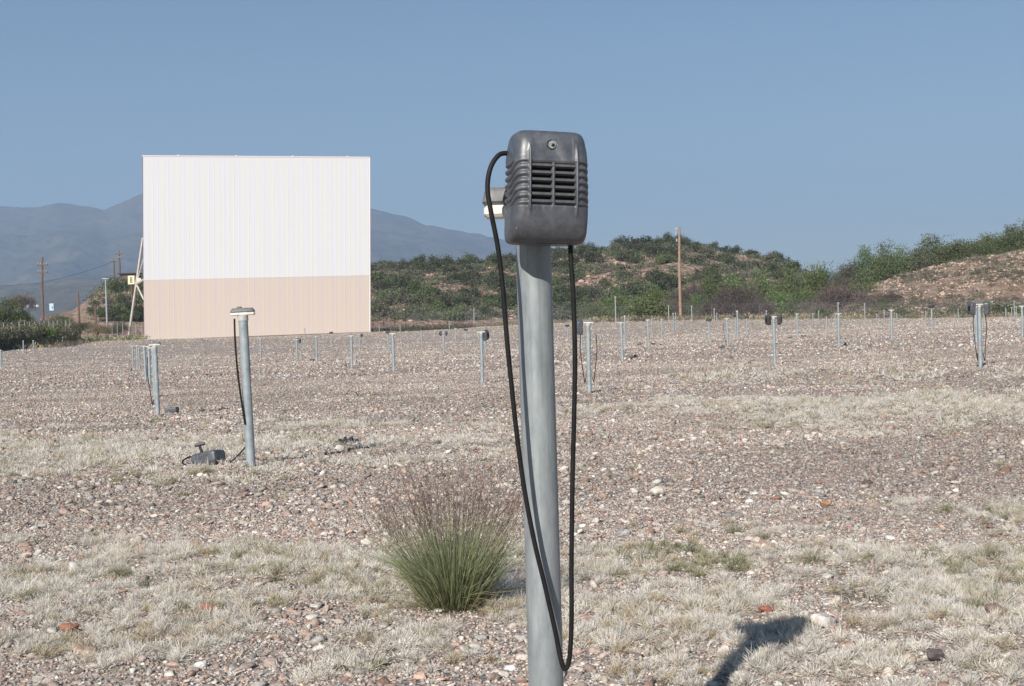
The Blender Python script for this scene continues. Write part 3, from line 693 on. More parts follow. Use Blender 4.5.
# --- the detailed speaker
def speaker_parts(root, fine=True):
    A_, Bf, Bb, Hh = .0640, .052, .036, .0925
    nph, dz = (380, .0009) if fine else (64, .006)
    th = np.linspace(0, 2 * math.pi, 6001)
    e = 5.2
    cx_ = np.sign(np.cos(th)) * np.abs(np.cos(th)) ** (2 / e); cy_ = np.sign(np.sin(th)) * np.abs(np.sin(th)) ** (2 / e)
    X = A_ * cx_; Y = np.where(cy_ < 0, Bf, Bb) * cy_
    s_ = np.concatenate([[0], np.cumsum(np.hypot(np.diff(X), np.diff(Y)))]); q = np.linspace(0, s_[-1], nph + 1)[:-1]
    ux = np.interp(q, s_, X); uy = np.interp(q, s_, Y)
    zmid = np.arange(-Hh * .82, Hh * .82, dz); t = np.linspace(0, 1, 22 if fine else 5)
    ztop = Hh * .82 + (Hh - Hh * .82) * np.sin(t[1:] * math.pi / 2)
    zs = np.concatenate([-ztop[::-1], zmid, ztop])
    zr = np.clip(np.abs(zs / Hh), 0, 1)
    up = zs > 0
    ex = np.where(up, 11, 14); sx = (1 - zr ** ex) ** (1 / ex); ef = np.where(up, 4.6, 2.8); sf = (1 - zr ** ef) ** (1 / ef); sb = (1 - zr ** 9) ** (1 / 9.)
    sx = np.maximum(sx, .55); sf = np.maximum(sf, .3); sb = np.maximum(sb, .55)
    # slight widening to the lower third
    sx = sx * (1 + .025 * (-zs / Hh)) * (1 - .07 * sm(.45, 1, zs / Hh))
    PX = ux[None] * sx[:, None]; PY = uy[None] * np.where(uy[None] < 0, sf[:, None], sb[:, None]); PZ = np.repeat(zs[:, None], len(ux), 1)
    nx = np.sign(ux) * np.abs(ux / A_) ** (e - 1) / A_; ny = np.sign(uy) * np.abs(uy / np.where(uy < 0, Bf, Bb)) ** (e - 1) / np.where(uy < 0, Bf, Bb)
    nl = np.hypot(nx, ny); nx, ny = nx / nl, ny / nl
    disp = np.zeros_like(PX); band = sm(-.0355, -.033, PZ) * (1 - sm(.0375, .0395, PZ))
    side = sm(.0415, .0445, np.abs(PX)) + (PY > 0); side = np.clip(side, 0, 1)
    # six wrapping ribs on each side, sagging backwards
    pitch = .0118; sag = np.clip(-(PY + .045), -.02, .02) * 0 + sm(-.050, -.012, PY) * .015
    ph = (PZ + sag + .0335) / pitch
    saw = (ph % 1); ribs = np.where(saw < .75, np.sin(np.clip(saw / .75, 0, 1) * math.pi) ** .6, 0)
    disp += band * side * (ribs * .0042 - .0034)
    front = PY < -.02
    for (cx0, z0, z1, hh, ww) in ((-.0395, -.056, .074, .0028, .0022), (.0395, -.056, .074, .0028, .0022), (0.0, -.040, .040, .0012, .0024)):
        disp += front * hh * np.exp(-((PX - cx0) / ww) ** 2) * sm(z0, z0 + .022, PZ) * (1 - sm(z1 - .03, z1, PZ))
    disp += front * -.0012 * band * (np.abs(PX) < .0375)
    # shallow dished plate round the screw
    disp += front * -.0010 * (sm(.039, .043, PZ) * (1 - sm(.074, .080, PZ))) * (1 - sm(.030, .036, np.abs(PX)))
    # small casting lumps and dents
    if fine:
        disp += (fbm(PX * 60 + 5, PZ * 60, 3, 88) - .5) * .0012
    PX = PX + nx[None] * disp; PY = PY + ny[None] * disp
    op = front & (PZ > -.0325) & (PZ < .0365) & (np.abs(np.abs(ux)[None] - .0195) < .0170)
    PY = np.where(op, PY + .012, PY)
    r2 = (ux[None] + .003) ** 2 + (PZ - .0655) ** 2
    if fine: PY = np.where(front & (r2 < .0082 ** 2), PY + .005, PY)
    n, k = PX.shape; V = np.stack([PX, PY, PZ], -1).reshape(-1, 3); ix = np.arange(n * k).reshape(n, k); ix2 = np.roll(ix, -1, 1)
    Fq = np.stack([ix[:-1], ix2[:-1], ix2[1:], ix[1:]], -1).reshape(-1, 4)
    cb = len(V); V = np.concatenate([V, [[0, 0, -Hh]], [[0, 0, Hh]]])
    Fb = np.stack([ix2[0], ix[0], np.full(k, cb)], -1); Ft = np.stack([ix[-1], ix2[-1], np.full(k, cb + 1)], -1)
    ho = link('housing', npmesh('housing', V, [Fq, Fb, Ft], None, smooth=True), PLAST, root)
    fy = -Bf
    if fine:
        v = MB()
        for sx_ in (-1, 1): v.box((sx_ * .0195, fy + .0095, .002), (.0338, .0012, .0685))
        v.build('dark_slot_backing', BLACK, root)  # flat black sheets: the shade inside the grille openings put in as colour
        s = MB(); rot = Matrix.Rotation(R(-24), 3, 'X')
        for sx_ in (-1, 1):
            for i in range(6): s.box((sx_ * .0195, fy + .0038, -.0292 + i * .0117 + .0015), (.0342, .0066, .0046), rot)
        s.build('grille', SLAT, root)
        b = MB().tube([(-.003, fy + .0050, .0655), (-.003, fy + .0012, .0655)], .0064, 24).build('screw', CHROME, root, True)
        MB().box((-.0018, fy + .0002, .0645), (.0042, .0012, .0048), Matrix.Rotation(R(35), 3, 'Y')).build('screw_slot', BLACK, b)
        b = MB()
        b.box((0, .034, .03), (.05, .006, .05)); b.box((0, .041, .046), (.03, .014, .008)); b.build('back_bracket', PLAST, root)
    else:
        v = MB()
        for sx_ in (-1, 1):
            for i in range(6): v.box((sx_ * .0195, fy - .0002, -.027 + i * .0117), (.032, .004, .0045))
        v.build('grille', BLACK, root)
    return ho

# big near post
px_b = P(546.5, 680, 2.44); hx = P(532.5, 250, 2.44)[0]
POST_X, POST_Y = float(P(533.3, 245, 2.44)[0]), 2.44
ZT = float(P(500, 190.5, 2.44)[2])
gh = float(gz(POST_X, POST_Y))
hero = empty('speaker_post', (POST_X, POST_Y, gh)); tag(hero, 'large galvanised speaker post in the foreground carrying the big grey speaker', 'speaker post', 'speaker posts')
HT = ZT - gh; top = HT - .068
MB().tube([(0, 0, -.1), (0, 0, .5), (0, 0, top)], .0302, 64).build('pole', GALV, hero, True)
# raised weld seam along the tube
sa_ = R(248); MB().box((.0301 * math.cos(sa_), .0301 * math.sin(sa_), top / 2), (.0009, .0011, top - .01), Matrix.Rotation(sa_, 3, 'Z')).build('weld_seam', GALV, hero)
MB().tube([(0, 0, top - .012), (0, 0, top + .022)], .035, 40).build('collar', WHITEP, hero, True)
hp = MB().rbox((-.007, 0, top + .031), (.152, .066, .020), .013, 6).build('head_plate', WHITEP, hero, True)
hc = MB().rbox((-.007, 0, top + .0560), (.156, .068, .030), .016, 7, top=.95).build('head_cap', CAPM, hero, True)
MB().tube([(-.02, 0, top + .068), (-.02, 0, top + .080)], [.02, .013], 16).build('head_knob', CAPM, hc, True)

SPC = P(545.3, 189, 2.355)
spk = empty('speaker', SPC); spk.rotation_euler = (R(-2), R(2.6), R(14.5))
tag(spk, 'big weathered grey drive-in speaker with louvred grille hanging on the near post', 'speaker', 'drive-in speakers')
speaker_parts(spk, True)
# cord: leaves the left side, sweeps down, loops at the bottom and returns to the base of the box
cpx = [(509.5,153,2.36),(499,155,2.352),(490.5,168,2.345),(487.5,188,2.34),(491,212,2.34),(498,248,2.345),(503,290,2.35),(507,340,2.355),(512,390,2.36),(517.5,440,2.365),(524.5,490,2.37),(534,540,2.375),(545.5,588,2.38),(555,630,2.385),(560.5,658,2.385),(565,669,2.385),(569.5,658,2.382),(571.5,620,2.38),(571.5,560,2.378),(572.5,480,2.375),(574,420,2.372),(575,360,2.37),(573.5,300,2.368),(571,260,2.366),(570,236,2.365)]
pts = [P(*q) for q in cpx]; inv = (Matrix.Translation(Vector(SPC)) @ spk.rotation_euler.to_matrix().to_4x4()).inverted()
pts = [inv @ Vector(q) for q in pts]
MB().tube(spline(pts, 8), .0041, 12).build('cord', RUBBER, spk, True)

# --- far posts: one of each kind, then copies
def make_post(kind):
    root = empty('speaker_post')
    if kind == 'bare':
        b = MB().tube([(0, 0, -.08), (0, 0, 1.0)], .030, 10); b.build('pole', GALV2, root, True)
        MB().tube([(0, 0, .975), (0, 0, 1.004)], .036, 10).build('collar', WHITEP, root, True)
    else:
        post_parts(root, 1.0, 14)
        if kind == 'S':
            MB().rbox((0, 0, .96), (.19, .12, .11), .03, 3).build('weathered_cover', DARKP, root, True)
    return root
def far_speaker():
    root = empty('speaker'); speaker_parts(root, False); return root
protos = {}
fs0 = None; nsp = 0
GRPP = 'speaker posts'
side_lab = {
 (297.5,'R'): 'small grey speaker on the little post before the screen', (360,'R'): 'dark little speaker on the post at the screen right edge',
 (444,'L'): 'left one of two small grey speakers on the post with flaring pair', (444,'R'): 'right one of two small grey speakers on the post with flaring pair',
 (482.5,'B'): 'grey speaker hanging behind the tall post left of the big near post', (589.5,'L'): 'grey speaker hanging left of the post beside the near looped cord',
 (775,'L'): 'left one of the two black speakers on the middle right post', (775,'R'): 'right one of the two black speakers on the middle right post',
 (980.5,'L'): 'left one of the two speakers on the big right post', (980.5,'R'): 'right one of the two speakers on the big right post'}
def new_speaker():
    global fs0, nsp
    nsp += 1
    if fs0 is None: fs0 = far_speaker(); return fs0
    return copy_tree(fs0)
cord_mesh = {}
rr = random.Random(3)
for (x, t, b, fl, lb) in POSTS:
    d = F * 1.0 / (b - t)
    if x == 244: d = 9.0
    if x == 158: d = 19.5
    q = on_ground(x, d) if x not in (244,) else hit(251, 467.5)
    # foot where it is seen
    kind = 'bare' if 'bare' in fl else ('S' if 'S' in fl else 'plain')
    ft = P(x, b, d); X0 = ft[0]
    if x == 244: X0 = q[0]; d = q[1]
    z0 = float(gz(X0, d)); ztop = P(x, t, d)[2]
    if kind not in protos: root = make_post(kind); protos[kind] = root
    else: root = copy_tree(protos[kind])
    root.location = (X0, d, z0); root.scale = (1, 1, 1)
    hgt = max(.8, min(1.25, ztop - z0))
    if x == 244:
        root.scale = (1.0, 1.0, hgt); root.rotation_euler = (0, R(-1.2), R(4))
    else:
        root.scale = (1.22 if d > 32 else 1.05, 1.22 if d > 32 else 1.05, hgt); root.rotation_euler = (0, R(rr.uniform(-1.2, .8)), R(rr.uniform(-14, 14)))
    tag(root, lb, 'speaker post', GRPP)
    for s in 'LRB':
        if s in fl:
            sp = new_speaker(); dx = {'L': -.11, 'R': .11, 'B': .085}[s]
            sp.location = (X0 + dx, d + (.06 if s == 'B' else 0), z0 + hgt - .10); sp.rotation_euler = (0, R({'L': 8, 'R': -8, 'B': -14}[s]), R({'L': -75, 'R': 70, 'B': 60}[s] + rr.uniform(-10, 10)))
            sp.scale = (1.05, 1.05, 1.05)
            tag(sp, side_lab[(x, s)], 'speaker', 'drive-in speakers')
            if 'd' in fl:
                for ch in sp.children:
                    if ch.name.startswith('housing'):
                        ch.data = ch.data.copy(); ch.data.materials[0] = DARKP
    if 'c' in fl or x in (158,):
        sides = [k for k in 'LR' if k in fl] or ['L']
        for s in (sides + (['R'] if x == 589.5 else [])):
            sg = -1 if s == 'L' else 1
            pts = [(sg * .10, 0, .80), (sg * .11, -.01, .6), (sg * .085, -.01, .35), (sg * .06, -.02, .16 if x != 980.5 else .1), (sg * .045, 0, .22)]
            o = MB().tube(spline(pts, 6), .006, 6).build('cord', RUBBER, root, True)
            o.parent = root
# the near left post: cord hanging at its left side, fallen speaker at its foot
near = [o for o in COL.objects if o.get('label', '').startswith('tall leaning')][0]
MB().tube(spline([(-.05, -.03, .935), (-.052, -.036, .8), (-.048, -.036, .62), (-.036, -.036, .45), (-.024, -.034, .33), (-.018, -.032, .27)], 8), .006, 8).build('cord', RUBBER, near, True)
def fallen(px, py, rot, label, cord=True, sc_=1.0):
    h = hit(px, py); sp = new_speaker(); sp.location = (h[0], h[1], h[2] + .045 * sc_); sp.rotation_euler = rot; sp.scale = (sc_,) * 3
    tag(sp, label, 'speaker', 'drive-in speakers'); return sp, h
sp, h = fallen(209, 466, (R(100), R(24), R(62)), 'fallen grey speaker lying at the foot of the tall leaning post', sc_=1.05)
sp.rotation_euler = (R(78), R(6), R(63)); sp.location = (h[0], h[1] , h[2] + .05)
Mi = sp.matrix_basis.inverted()
cpts = [(h[0] + .09, h[1] - .02, h[2] + .03), (h[0] + .14, h[1], h[2] + .015), (h[0] + .20, h[1] + .01, h[2] + .07), (h[0] + .255, h[1] + .04, h[2] + .13)]
MB().tube(spline([Mi @ Vector(c) for c in cpts], 8), .005, 8).build('cord', RUBBER, sp, True)
cpts = [(h[0] - .06, h[1] - .03, h[2] + .03), (h[0] - .14, h[1] - .04, h[2] + .012), (h[0] - .175, h[1] + .02, h[2] + .03), (h[0] - .14, h[1] + .09, h[2] + .05), (h[0] - .04, h[1] + .12, h[2] + .05)]
MB().tube(spline([Mi @ Vector(c) for c in cpts], 8), .005, 8).build('cord_loop', RUBBER, sp, True)
hk = MB(); hk.tube([(h[0] - .045, h[1] + .05, h[2] + .05), (h[0] - .07, h[1] + .05, h[2] + .13)], .010, 8); hk.tube([(h[0] - .10, h[1] + .05, h[2] + .128), (h[0] - .035, h[1] + .05, h[2] + .14)], .012, 8)
hk.v = [tuple(Mi @ Vector(c)) for c in hk.v]; hk.build('hanger_hook', DARKP, sp, True)
fallen(172, 413, (R(85), 0, R(80)), 'fallen grey speaker beside the front post of the receding row')
for px, py, lab in [(474.5,353.5,'dark fallen speaker left of the tall post near the big near post'),(491,353.5,'dark fallen speaker right of the tall post near the big near post'),(633,358.5,'fallen speaker right of the plain post on open gravel'),(639,345.5,'left of two fallen speakers by the post before the round bush'),(653,345,'right of two fallen speakers by the post before the round bush'),
                    (722,348.5,'fallen speaker at the foot of the post right of the utility pole'),(790,338.5,'left of two fallen speakers near the white T-headed post'),(804,337.5,'right of two fallen speakers near the white T-headed post'),(846,345.5,'fallen speaker beside the tall pale post on the right'),
                    (344,366.5,'dark fallen speaker left of the post before the screen right end'),(312,361,'dark fallen speaker by the white-headed post before the screen'),(129.5,371,'dark fallen speaker left of the receding row'),(803,356,'')]:
    if lab: fallen(px, py, (R(rr.uniform(70, 100)), R(rr.uniform(-20, 20)), R(rr.uniform(60, 110))), lab)
# dark curved clump, right of the near left post
h = hit(347, 446); s = MB()
s.tube(spline([(h[0] - .09, h[1], h[2] - .002), (h[0] - .04, h[1] + .02, h[2] + .026), (h[0] + .03, h[1] + .04, h[2] + .03), (h[0] + .09, h[1] + .02, h[2])], 6), [.012] + [.03 + .012 * math.sin(q * 1.9) for q in range(17)] + [.01], 8)
o = s.build('dark_clump', DARKP, None, True); tag(o, 'dark curved clump lying on the grass right of the leaning post', 'scrap')

# ------------------------------------------------------------ movie screen
D0, D1 = 170.0, 180.0
TL, TR, BL, BR = P(143, 156, D0), P(369, 157.5, D1), P(144.5, 340.5, D0), P(369.3, 332.3, D1)
ML, MR = P(143.6, 280.2, D0), P(369.1, 275.3, D1)
scr = empty('movie_screen', tuple((BL + BR) / 2)); tag(scr, 'huge white drive-in movie screen with tan lower band standing across the field', 'movie screen')
o0 = (BL + BR) / 2
ax = (BR - BL); ax /= np.linalg.norm(ax); bn = np.cross(ax, np.array([0, 0, 1.])); bn /= np.linalg.norm(bn); bn = bn if bn[1] > 0 else -bn   # pointing back
def ribbed(a, b, c, d, name, mat):
    """panel with standing ribs between bottom a-b and top d-c"""
    n = 46; V = []; 
    prof_ = [(0, 0), (.70, 0), (.78, -.005), (.92, -.005), (1.0, 0)]
    for i in range(n):
        for (u, off) in prof_[:-1] if i < n - 1 else prof_:
            s = (i + u) / n
            V.append(a + (b - a) * s + bn * off - o0); V.append(d + (c - d) * s + bn * off - o0)
    k = len(V) // 2; Fs = [(2 * i, 2 * i + 2, 2 * i + 3, 2 * i + 1) for i in range(k - 1)]
    b2 = [a + bn * .12 - o0, b + bn * .12 - o0, c + bn * .12 - o0, d + bn * .12 - o0]; q = len(V); V += b2
    Fs += [(q + 3, q + 2, q + 1, q)]; V2 = [tuple(v) for v in V]
    mb = MB().add(V2, Fs); return mb.build(name, mat, scr)
def stripe(name, a, b, c):
    m = NT(name, .6, .3); p_ = m.coord(); 
    sx_ = m.n('ShaderNodeSeparateXYZ'); m.l(p_, sx_.inputs[0])
    w_ = m.math('SINE', m.math('MULTIPLY', sx_.outputs[0], 4.1)); w_ = m.math('MULTIPLY_ADD', w_, .5); w_.node.inputs[2].default_value = .5
    cc = m.mix(w_, a, b); st = m.noise(m.scale(p_, (2.2, 2.2, .06)), 1.2, 5, .7)
    cc = m.mix(m.ramp(st, [(.5, 0), (.75, .5)]), cc, c); m.base(cc); return m.m
SW = stripe('white_screen_paint', (.625, .62, .66), (.63, .635, .62), (.58, .575, .57))
ST = stripe('tan_screen_paint', (.56, .47, .435), (.565, .49, .42), (.53, .46, .415))
ribbed(ML, MR, TR, TL, 'white_panel', SW); ribbed(BL, BR, MR - np.array([0, 0, .012]), ML - np.array([0, 0, .012]), 'tan_panel', ST)
TRIM = plain('screen_trim', (.66, .60, .58), .6); LEGM = plain('pale_steel', (.62, .58, .54), .6, noise=2, c2=(.5, .44, .4)); RUST = plain('rust_steel', (.16, .09, .07), .8)
def bar(a, b, r_): return MB().tube([tuple(np.array(a) - o0), tuple(np.array(b) - o0)], r_, 6)
up3 = np.array([0, 0, 1.])
bar(TL - ax * .1 + bn * .05, TR + ax * .1 + bn * .05, .10).build('top_trim', TRIM, scr); bar(BL - ax * .02 + bn * .08, TL - ax * .02 + bn * .08, .05).build('edge_trim', RUST, scr); bar(BR + ax * .1 + bn * .05, TR + ax * .1 + bn * .05, .10).build('edge_trim', TRIM, scr)
bar(BL + bn * .05, BR + bn * .05, .1).build('base_trim', RUST, scr)
for i in range(4):
    q = BL + (BR - BL) * (.25 * i + .15); t_ = TL + (TR - TL) * (.25 * i + .15)
    MB().box(tuple(t_ - o0 + up3 * .12), (.2, .1, .12)).build('top_bracket', TRIM, scr)
for i in range(5):
    s = i / 4; bt = BL + (BR - BL) * s; tp = TL + (TR - TL) * s
    if i == 0: foot = P(128, 339.8, 176); hd = P(143.0, 238, 171) ; 
    else: foot = bt + bn * 9 - ax * 1.0; hd = bt + (tp - bt) * .62 + bn * .3
    foot = np.array(foot); foot[2] = gz(foot[0], foot[1]) - .1
    bar(foot, hd, .17).build('support_leg', LEGM, scr)
    mid = foot + (hd - foot) * .56; q = bt + (tp - bt) * .33 + bn * .2; q2 = bt + (tp - bt) * .22 + bn * .2; q3 = bt + (tp - bt) * .44 + bn * .2
    bar(mid, q, .16).build('brace', LEGM, scr); bar(mid, q2, .1).build('brace', LEGM, scr); bar(mid, q3, .1).build('brace', LEGM, scr)
lp = P(139.5, 280, 172.5); MB().box(tuple(lp - o0), (.5, .5, .45)).build('floodlight_box', LEGM, scr)

# ------------------------------------------------------------ utility poles, lamp, sign, far structures
WOOD = plain('weathered_pole_wood', (.17, .11, .08), .9, noise=3, c2=(.12, .075, .055)); WOOD2 = plain('orange_pole_wood', (.34, .235, .17), .9, noise=2, c2=(.25, .16, .11)); GREYM = plain('grey_metal', (.36, .38, .40), .5, .3); CONC = plain('pale_concrete', (.55, .52, .48), .9, noise=1, c2=(.45, .4, .36))
def upole(px, ytop, ybase, d, r_, mat, arms, label, name='utility_pole', cat='utility pole', tilt=0, base_drop=1.5, grp='utility poles'):
    f = P(px, ybase, d); t_ = P(px, ytop, d); h_ = t_[2] - f[2]
    o = empty(name, tuple(f)); tag(o, label, cat, grp)
    MB().tube([(0, 0, -base_drop), (0, 0, h_ * .5), (tilt, 0, h_)], [r_ * 1.1, r_, r_ * .75], 8).build('pole', mat, o, True)
    for (dz, wd) in arms:
        c_ = MB().box((tilt, -.12, h_ - dz), (wd, .2, .24)).build('crossarm', mat, o)
        for s in (-.42, -.15, .15, .42): MB().tube([(tilt + s * wd, -.12, h_ - dz + .08), (tilt + s * wd, -.12, h_ - dz + .34)], .07, 6).build('insulator', GREYM, c_)
    return o
upole(43.2, 257, 322, 215, .19, WOOD, [(1.2, 1.6), (2.3, 1.5)], 'brown utility pole with two crossarms at the far left', tilt=.22)
upole(79.5, 292, 333, 150, .11, WOOD, [], 'plain thin wooden pole behind the brush fence, no crossarm')
upole(96, 304, 328, 160, .10, WOOD, [], 'short thin wooden pole between the plain pole and the lamp post')
upole(114.5, 259, 283, 318, .2, WOOD, [(.5, 1.6)], 'left and shorter of two utility poles on the small hill')
upole(120.2, 251, 282, 322, .2, WOOD, [(.6, 1.5), (1.6, 1.0)], 'right and taller of two utility poles on the small hill')
lpole = upole(107, 278.5, 322, 175, .11, GREYM, [], 'grey lamp post with a flat cross head left of the screen', 'lamp_post', 'lamp post', grp=None)
hgt_ = P(107, 278.5, 175)[2] - P(107, 322, 175)[2]
MB().rbox((0, 0, hgt_), (.85, .25, .12), .05, 2).build('lamp_head', GREYM, lpole)
up2 = upole(680.6, 227, 316.5, 158, .15, WOOD2, [], 'tall orange brown wooden utility pole standing before the hillside', tilt=.14)
hgt_ = P(680, 227, 158)[2] - P(680, 316.5, 158)[2]
MB().box((-.22, 0, hgt_ - .15), (.35, .1, .12)).build('bracket', GREYM, up2); MB().tube([(-.25, 0, hgt_ - .9), (-.25, 0, hgt_ - .35)], .09, 8).build('insulator', GREYM, up2); MB().tube([(-.2, -.1, hgt_ - 1.6), (-.2, -.1, hgt_ - 1.3)], .09, 8).build('insulator', GREYM, up2)
b = MB(); rl = []
A1, A2, A3 = P(-60, 292, 190), P(43.2, 280, 215), P(114.5, 262, 318)
for (a, c_) in ((P(-70, 286.5, 200), P(43.2, 282.5, 215)), (P(43.2, 282.5, 215), P(114.5, 261, 318))):
    pp = [a + (c_ - a) * t + np.array([0, 0, -.6 * 4 * t * (1 - t) * .5]) for t in np.linspace(0, 1, 14)]; b.tube([tuple(q) for q in pp], .024, 5)
o = b.build('power_line', plain('wire', (.04, .04, .04), .7)); tag(o, 'sagging power line running from the left edge up to the small hill', 'power line')
# sign by the screen edge
sg = P(131.3, 280, 250); o = empty('sign', tuple(sg)); tag(o, 'small pale yellow sign with a dark numeral beside the screen edge', 'sign')
MB().box((0, 0, 0), (1.15, .2, 1.5)).build('sign_board', plain('cream_sign', (.72, .66, .42), .6), o)
MB().box((0, .12, 0), (1.3, .05, 1.65)).build('sign_frame', RUST, o); MB().tube([(0, .2, -6), (0, .2, .2)], .1, 6).build('post', RUST, o)
s = MB()
for z in (-.24, .24):
    s.box((0, -.115, z + .21), (.3, .03, .1)); s.box((0, -.115, z - .21), (.3, .03, .1)); s.box((-.14, -.113, z), (.1, .03, .32)); s.box((.14, -.113, z), (.1, .03, .32))
s.build('numeral', BLACK, o)
# roofed hut on the small hill
hb = P(128.5, 279, 310); o = empty('hut', tuple(hb)); tag(o, 'dark low hut with flat roof on top of the small hill', 'hut')
MB().box((0, 1, -.2), (3.6, 2.6, 2.6)).build('wall', plain('brown_wall', (.12, .10, .08), .9), o); MB().box((0, 1, 1.2), (4.6, 3.6, .22)).build('roof', plain('dark_roof', (.06, .05, .045), .9), o)
MB().box((-.6, -.32, -.3), (.9, .06, 1.8)).build('door', RUST, o)
# far small buildings
def shed(px, py, d, wd, ht, wall, roofc, label):
    q = P(px, py, d); o = empty('building', tuple(q)); tag(o, label, 'building', 'far small buildings')
    MB().box((0, 0, ht / 2), (wd, wd * .7, ht)).build('wall', wall, o); MB().box((0, 0, ht + .12), (wd * 1.1, wd * .8, .24)).build('roof', roofc, o)
    MB().box((wd * .2, -wd * .36, ht * .5), (wd * .18, .06, ht * .35)).build('window', BLACK, o)
WW = plain('white_wall', (.62, .64, .66), .8); BW = plain('pale_blue_wall', (.45, .58, .66), .7)
shed(52, 310.5, 420, 1.2, 1.8, BW, WW, 'small pale blue box building right of the brown utility pole')
shed(28, 307.3, 600, 1.2, .8, WW, WW, 'tiny white building left of the brown utility pole, leftmost')
shed(34, 307, 620, .9, .7, WW, WW, 'tiny white building between the other white one and the utility pole')
shed(37.5, 307, 560, .9, .7, WW, GREYM, 'tiny white building touching the left side of the utility pole')
# fence runs
m = NT('chain_link', .5, .5); m.base((.26, .27, .28)); p_ = m.coord()
sp_ = m.n('ShaderNodeSeparateXYZ'); m.l(p_, sp_.inputs[0])
u1 = m.math('ADD', sp_.outputs[0], sp_.outputs[2]); u2 = m.math('SUBTRACT', sp_.outputs[0], sp_.outputs[2])
def ln(u): return m.math('LESS_THAN', m.math('FRACT', m.math('MULTIPLY', u, 9.0)), .03)
k_ = m.math('MAXIMUM', ln(u1), ln(u2)); tr = m.n('ShaderNodeBsdfTransparent'); mx = m.n('ShaderNodeMixShader')
m.l(k_, mx.inputs[0]); m.l(tr.outputs[0], mx.inputs[1]); m.l(m.b.outputs[0], mx.inputs[2]); m.l(mx.outputs[0], m.out.inputs[0])
LINK = m.m
FPOST = plain('dark_fence_post', (.08, .08, .08), .7); FPOST2 = plain('pale_fence_post', (.30, .31, .31), .6, .2)
def fence(pts, hgt, step, pm, label, barb=True, name='chain_link_fence', link_=True):
    """pts: list of (px, py, d) feet"""
    q = [P(*p) for p in pts]; o = empty(name, tuple(q[0])); tag(o, label, 'fence'); o_ = q[0]
    posts = []
    for a, b_ in zip(q[:-1], q[1:]):
        L_ = np.linalg.norm(b_ - a); n = max(1, int(round(L_ / step)))
        for i in range(n): posts.append(a + (b_ - a) * i / n)
    posts.append(q[-1])
    for p in posts:
        p = p - o_; mb = MB().tube([(p[0], p[1], p[2] - .5), (p[0], p[1], p[2] + hgt)], .036, 6)
        if barb: mb.tube([(p[0], p[1], p[2] + hgt), (p[0] - .05, p[1] - .3, p[2] + hgt + .4)], .03, 5)
        mb.build('fence_post', pm, o)
    if link_:
        V = []
        for p in posts: V += [tuple(p - o_ + np.array([0, -.06, -.3])), tuple(p - o_ + np.array([0, -.06, hgt - .02]))]
        MB().add(V, [(2 * i, 2 * i + 2, 2 * i + 3, 2 * i + 1) for i in range(len(posts) - 1)]).build('wire_mesh', LINK, o)
    rl = MB().tube([tuple(p - o_ + np.array([0, 0, hgt])) for p in posts], .018, 5)
    if barb:
        for k in (.2, .4): rl.tube([tuple(p - o_ + np.array([-.03, -.3 * k / .4, hgt + k])) for p in posts], .012, 4)
    rl.build('rail', pm, o)
fence([(352, 327.5, 196), (440, 325.5, 186), (600, 320, 178)], 1.7, 1.9 * 1.0, FPOST, 'dark chain link fence with barbed wire along the foot of the hill')
fence([(600, 320, 178), (760, 318, 165), (900, 317, 160), (1060, 313, 158)], 1.7, 3.2, FPOST, 'dark thin chain link fence below the green thicket on the right')
fence([(-40, 352, 92), (20, 345.5, 105), (70, 339.5, 125)], 1.75, 1.9, FPOST2, 'grey chain link fence backed by brush at the far left', barb=False)
fence([(107, 339.5, 150), (123, 338, 155), (142, 337.5, 160)], 1.75, 2.0, FPOST2, 'short fence run by the screen support left of the screen', barb=False)
def tallpost(px, yt, yb, d, label):
    f = P(px, yb, d); t_ = P(px, yt, d); o = empty('marker_post', tuple(f)); tag(o, label, 'post', 'thin pale posts at the field edge')
    MB().tube([(0, 0, -.5), (0, 0, t_[2] - f[2])], .05, 6).build('pole', FPOST2, o); MB().box((0, 0, t_[2] - f[2]), (.16, .16, .10)).build('cap', FPOST2, o)
tallpost(474.3, 309, 326, 165, 'pale post with angled top above the tall post left of the big near post')
tallpost(616, 297, 326, 120, 'tall pale post left of the round green bush')
tallpost(838.6, 303, 326, 120, 'thin pale mast behind the tall pale speaker post')
tallpost(692, 306, 322, 140, 'thin pale post just right of the orange utility pole')
tallpost(669, 306, 324, 140, 'thin pale post just left of the orange utility pole')
tallpost(714.5, 309, 323, 140, 'thin pale post by the cluster right of the utility pole')
tallpost(865, 304, 321, 140, 'thin pale post at the edge midway below the brown thicket')
tallpost(984, 303, 321, 140, 'thin pale post behind the big post on the right')
tallpost(1014.5, 301, 320, 140, 'thin pale post near the right picture edge')
tallpost(766.5, 311, 322, 140, 'thin pale post behind the left black speaker')

